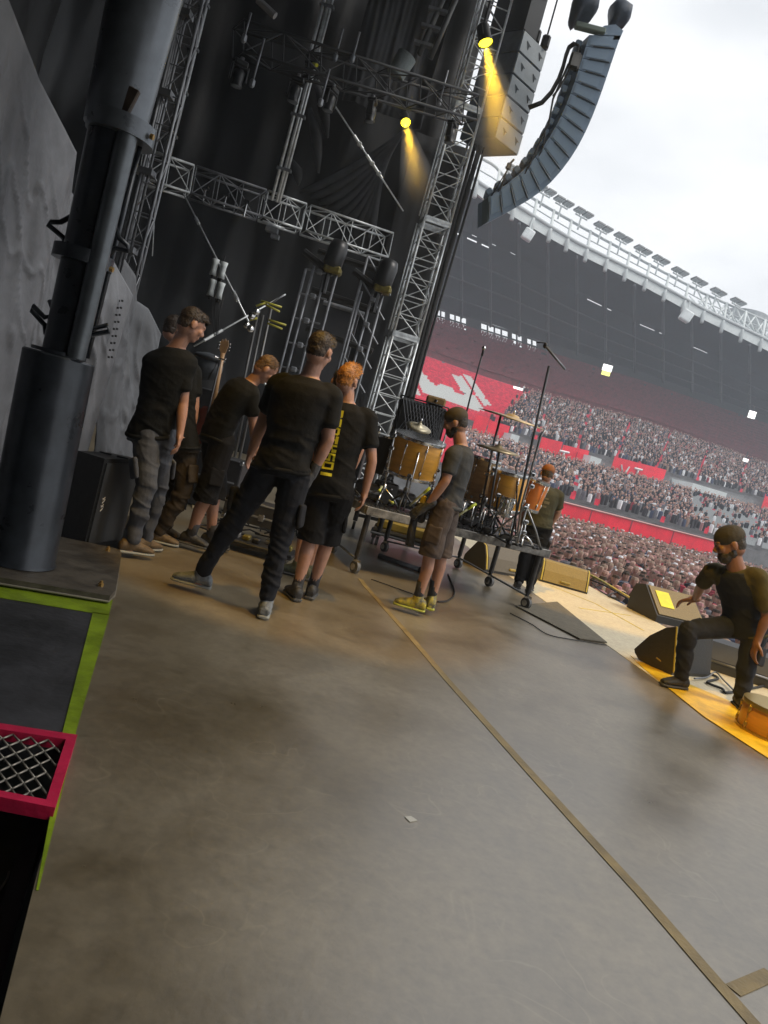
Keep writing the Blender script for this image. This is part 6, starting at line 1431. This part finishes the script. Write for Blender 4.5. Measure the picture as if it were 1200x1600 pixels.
# I: hidden behind C and D
person('man almost hidden behind the orange haired man, only cheek, shoulder and camouflage shoe showing', dict(
    head=(532, 598), neck=(536, 628), shL=(508, 640), shR=(568, 655), pelvis=(510, 750), hipL=(497, 752), hipR=(520, 758), elL=(496, 695), wrL=(488, 735), elR=(562, 705), wrR=(545, 745),
    knL=(478, 826), ankL=(462, 892), toeL=(432, 905, .0), knR=(500, 830), ankR=(478, 895), toeR=(470, 900, .3)), 6.3,
    ((-.2, 1, -.2), (.1, 1, 0)), s=.96, hair=dark_hair, tee=tee_grey, legs=blk, legtype='short', shoe=mat('shoe_camo', (.05, .055, .03), .7, 0, .7, 30), sole=sole_d, seed=7, build=.92)
# D: orange hair with yellow back print
TD, WD, fd_ = person('man with bright orange hair, black shorts and yellow print down his black t-shirt', dict(
    head=(543, 594), neck=(542, 630), shL=(510, 644, .0), shR=(575, 655), pelvis=(517, 764), hipL=(503, 768), hipR=(533, 772), elL=(502, 702, .1), wrL=(494, 745, .25), elR=(581, 722, -.02), wrR=(570, 770, .0),
    knL=(486, 838, .0), ankL=(462, 925, -.03), toeL=(448, 938, .10), knR=(514, 838, .1), ankR=(488, 918, .15), toeR=(490, 925, .42)), 5.5,
    ((.35, .9, -.1), (.35, .9, 0)), s=.99, hair=ginger, tee=cloth_mat('tee_black_d', (.008, .008, .008)), legs=blk, legtype='short', shoe=shoe_k, sole=sole_d, sock=sockd, seed=8, hairtop=1, hairlen=.012, build=.98, teelen=.03)
# yellow print: column of block letters lying on the shirt back
def back_print(T, F, segs, mt, name, push=.155):
    f = F['front']; r = F['lat']; su = F['su']; sh = [o for o in T.children if o.name.startswith('t_shirt')][0]
    me = sh.data; from mathutils.bvhtree import BVHTree
    bv = BVHTree.FromPolygons([v.co for v in me.vertices], [tuple(p.vertices) for p in me.polygons]); o = MB()
    for u0, t0, u1, t1 in segs:
        nu_, nt_ = 4, 4; g = []
        for j in range(nt_+1):
            for i in range(nu_+1):
                p = F['pel']+F['spine']*(t0+(t1-t0)*j/nt_)+r*(u0+(u1-u0)*i/nu_)-f*.5; h = bv.ray_cast(p-wloc(sh), f)
                g.append((h[0]+wloc(sh) - f*.004) if h[0] is not None else None)
        for j in range(nt_):
            for i in range(nu_):
                q = [g[j*(nu_+1)+i], g[j*(nu_+1)+i+1], g[(j+1)*(nu_+1)+i+1], g[(j+1)*(nu_+1)+i]]
                if all(a is not None for a in q): o.add(q, [(0, 1, 2, 3)])
    return mk(name, o, mt, sh)
glyphs = {'B': [(0, 0, .25, 1), (.25, .8, .9, 1), (.25, .4, .8, .6), (.25, 0, .9, .2), (.75, .1, 1, .45), (.75, .55, 1, .9)], 'T': [(0, .75, 1, 1), (.38, 0, .62, .75)], 'K': [(0, 0, .25, 1), (.25, .4, .6, .65), (.6, .6, 1, 1), (.6, 0, 1, .4)],
          'A': [(0, 0, .25, .9), (.75, 0, 1, .9), (.1, .8, .9, 1), (.25, .35, .75, .55)], 'E': [(0, 0, .25, 1), (.25, .8, 1, 1), (.25, .4, .85, .6), (.25, 0, 1, .2)], 'S': [(0, .8, 1, 1), (0, .55, .25, .8), (0, .4, 1, .6), (.75, .2, 1, .45), (0, 0, 1, .2)], 'O': [(0, 0, .25, 1), (.75, 0, 1, 1), (.25, .8, .75, 1), (.25, 0, .75, .2)], 'I': [(.3, 0, .7, 1)]}
segs = []; tt = .90
for ch in 'BEATKSOI':        # the letters stand on their side, one above the other
    hgt = .098
    for a, b_, c, d in glyphs[ch]: segs.append((-.085+.085*b_, tt-hgt*.88*c, -.085+.085*d, tt-hgt*.88*a))
    tt -= hgt
back_print(TD, fd_, segs, mat('print_yellow', (.60, .55, .02), .6, 0, .2, 20), 'back_print')
# E: shorts, profile facing left
person('capped man in grey t-shirt and brown shorts standing in profile before the riser', dict(
    head=(712, 660), neck=(722, 696), shL=(708, 712, -.17), shR=(716, 714, .17), pelvis=(698, 786), hipL=(694, 790, -.09), hipR=(700, 790, .09), elL=(696, 752, -.20), wrL=(668, 790, -.14), elR=(700, 756, .2), wrR=(672, 792, .12),
    knL=(672, 862, -.08), ankL=(652, 938, -.06), toeL=(612, 944, -.05), knR=(690, 862, .10), ankR=(674, 936, .12), toeR=(664, 940, .40)), 6.15,
    ((-.9, .25, -.42), (-.95, .25, 0)), headup=(-.3, .0, .95), s=.98, hair=dark_hair, tee=tee_grey, legs=shb, legtype='short', shoe=shoe_y, sole=sole_y, sock=sockd, gloves=('L', 'R'), seed=9, cap=mat('cap_dark', (.045, .035, .022), .8, 0, .2, 20), build=.95, beard=dark_hair, socklen=.17, extra=dict(brim=0, arch=-.01, handL=((-.7, .1, -.7), (0, .6, -.5)), handR=((-.7, .1, -.7), (0, -.6, -.5))))
# tool pouch at E's front
c = P(660, 802, 6.15); t = thing('tool_pouch', 'dark tool pouch with yellow tools hanging at the front of the man in brown shorts', 'pouch', c-V((0, 0, .1)))
mk('pouch', skin_solid(MB().bbox(c, (.07, .16, .16), .02), .008, 2), mat('pouch_black', (.03, .028, .025), .8, 0, .3, 15), t, True); mk('tool_handle', MB().bbox(c+V((-.02, -.03, .10)), (.03, .03, .10), .01).bbox(c+V((-.03, .04, .09)), (.03, .03, .09), .01), mat('tool_yellow', (.5, .38, .02), .5), t)
mk('hanging_cloth', MB().loft([(P(650, 800, 6.1), V((.03, 0, 0)), V((0, .05, 0))), (P(643, 830, 6.1), V((.035, 0, 0)), V((0, .06, 0))), (P(640, 852, 6.1), V((.04, 0, 0)), V((0, .06, 0)))], 12), mat('pouch_black', (.03,)*3), t, True)
# F: behind the riser
TF, WF, ff = person('man in dark olive t-shirt and orange cap standing behind the riser, back turned', dict(
    head=(855, 741), neck=(851, 758), shL=(828, 764), shR=(872, 776), pelvis=(840, 818), hipL=(831, 820), hipR=(850, 824), elL=(820, 788), wrL=(816, 810, .1), elR=(872, 800, .05), wrR=(862, 818, .1),
    knL=(822, 866), ankL=(810, 912), toeL=(806, 917, .2), knR=(840, 870), ankR=(828, 916), toeR=(830, 920, .2)), 9.3,
    ((.1, 1, -.25), (.1, 1, 0)), s=1.0, hair=brown_hair, tee=cloth_mat('tee_olive', (.045, .045, .028)), legs=blk, legtype='long', shoe=shoe_k, sole=sole_d, seed=12, cap=mat('cap_orange', (.20, .07, .02), .8), build=1.06, extra=dict(brim=1), sleeve=.6)
back_print(TF, ff, [(-.07, .55, -.02, .62), (-.0, .55, .07, .62), (-.06, .66, .05, .70), (-.05, .45, .04, .5)], mat('faded_print', (.12, .11, .07), .8), 'back_print')
# G: bending man at the right with one foot forward
person('capped man in black vest bending at the right edge, hand on a wedge', dict(
    head=(1140, 850), neck=(1150, 886), shL=(1112, 894, .16), shR=(1184, 902, -.10), pelvis=(1164, 978, .1), hipL=(1148, 980, .16), hipR=(1180, 988, .04), elL=(1096, 914, .34), wrL=(1086, 936, .62), elR=(1198, 962, -.14), wrR=(1184, 1000, -.12),
    knL=(1076, 984, -.05), ankL=(1064, 1060, .05), toeL=(1040, 1068, .0), knR=(1166, 1042, .0), ankR=(1154, 1103, -.02), toeR=(1172, 1118, -.25)), 6.0,
    ((-.85, .1, -.5), (-.5, .3, -.2)), headup=(-.35, .1, .93), s=1.2, cap=mat('cap_night', (.028, .024, .016), .85, 0, .3, 20, .4, 30), skin=mat('skin_shaded', (.20, .095, .06), .5, 0, .1, 14), hair=dark_hair, nape=.05, tee=cloth_mat('shirt_olive', (.060, .052, .020)), legs=cloth_mat('trousers_night', (.018, .020, .026)), legtype='long', shoe=shoe_k, sole=sole_d, seed=14, build=1.0, beard=dark_hair, sleeve=.75, extra=dict(brim=0, arch=-.03, vest=cloth_mat('vest_black', (.014, .016, .022)), handL=((-.5, .5, -.35), (-.2, .2, -1)), handR=((-.05, -.05, -1), (.6, 0, .1))))  # darker skin colour stands in for the shade on his face
# ---------------------------------------------------------------- haze
m = MB().box((40, 80, 27), (330, 290, 60))
hz = solo('haze', m, None, None, None, kind='stuff', smooth=False)
hm = bpy.data.materials.new('haze'); hm.use_nodes = True; t = hm.node_tree; t.nodes.clear()
o_ = t.nodes.new('ShaderNodeOutputMaterial'); pv = t.nodes.new('ShaderNodeVolumePrincipled')
pv.inputs['Color'].default_value = (.82, .90, 1, 1); pv.inputs['Density'].default_value = .0014; pv.inputs['Anisotropy'].default_value = 0
t.links.new(pv.outputs[0], o_.inputs['Volume']); hz.data.materials.append(hm)
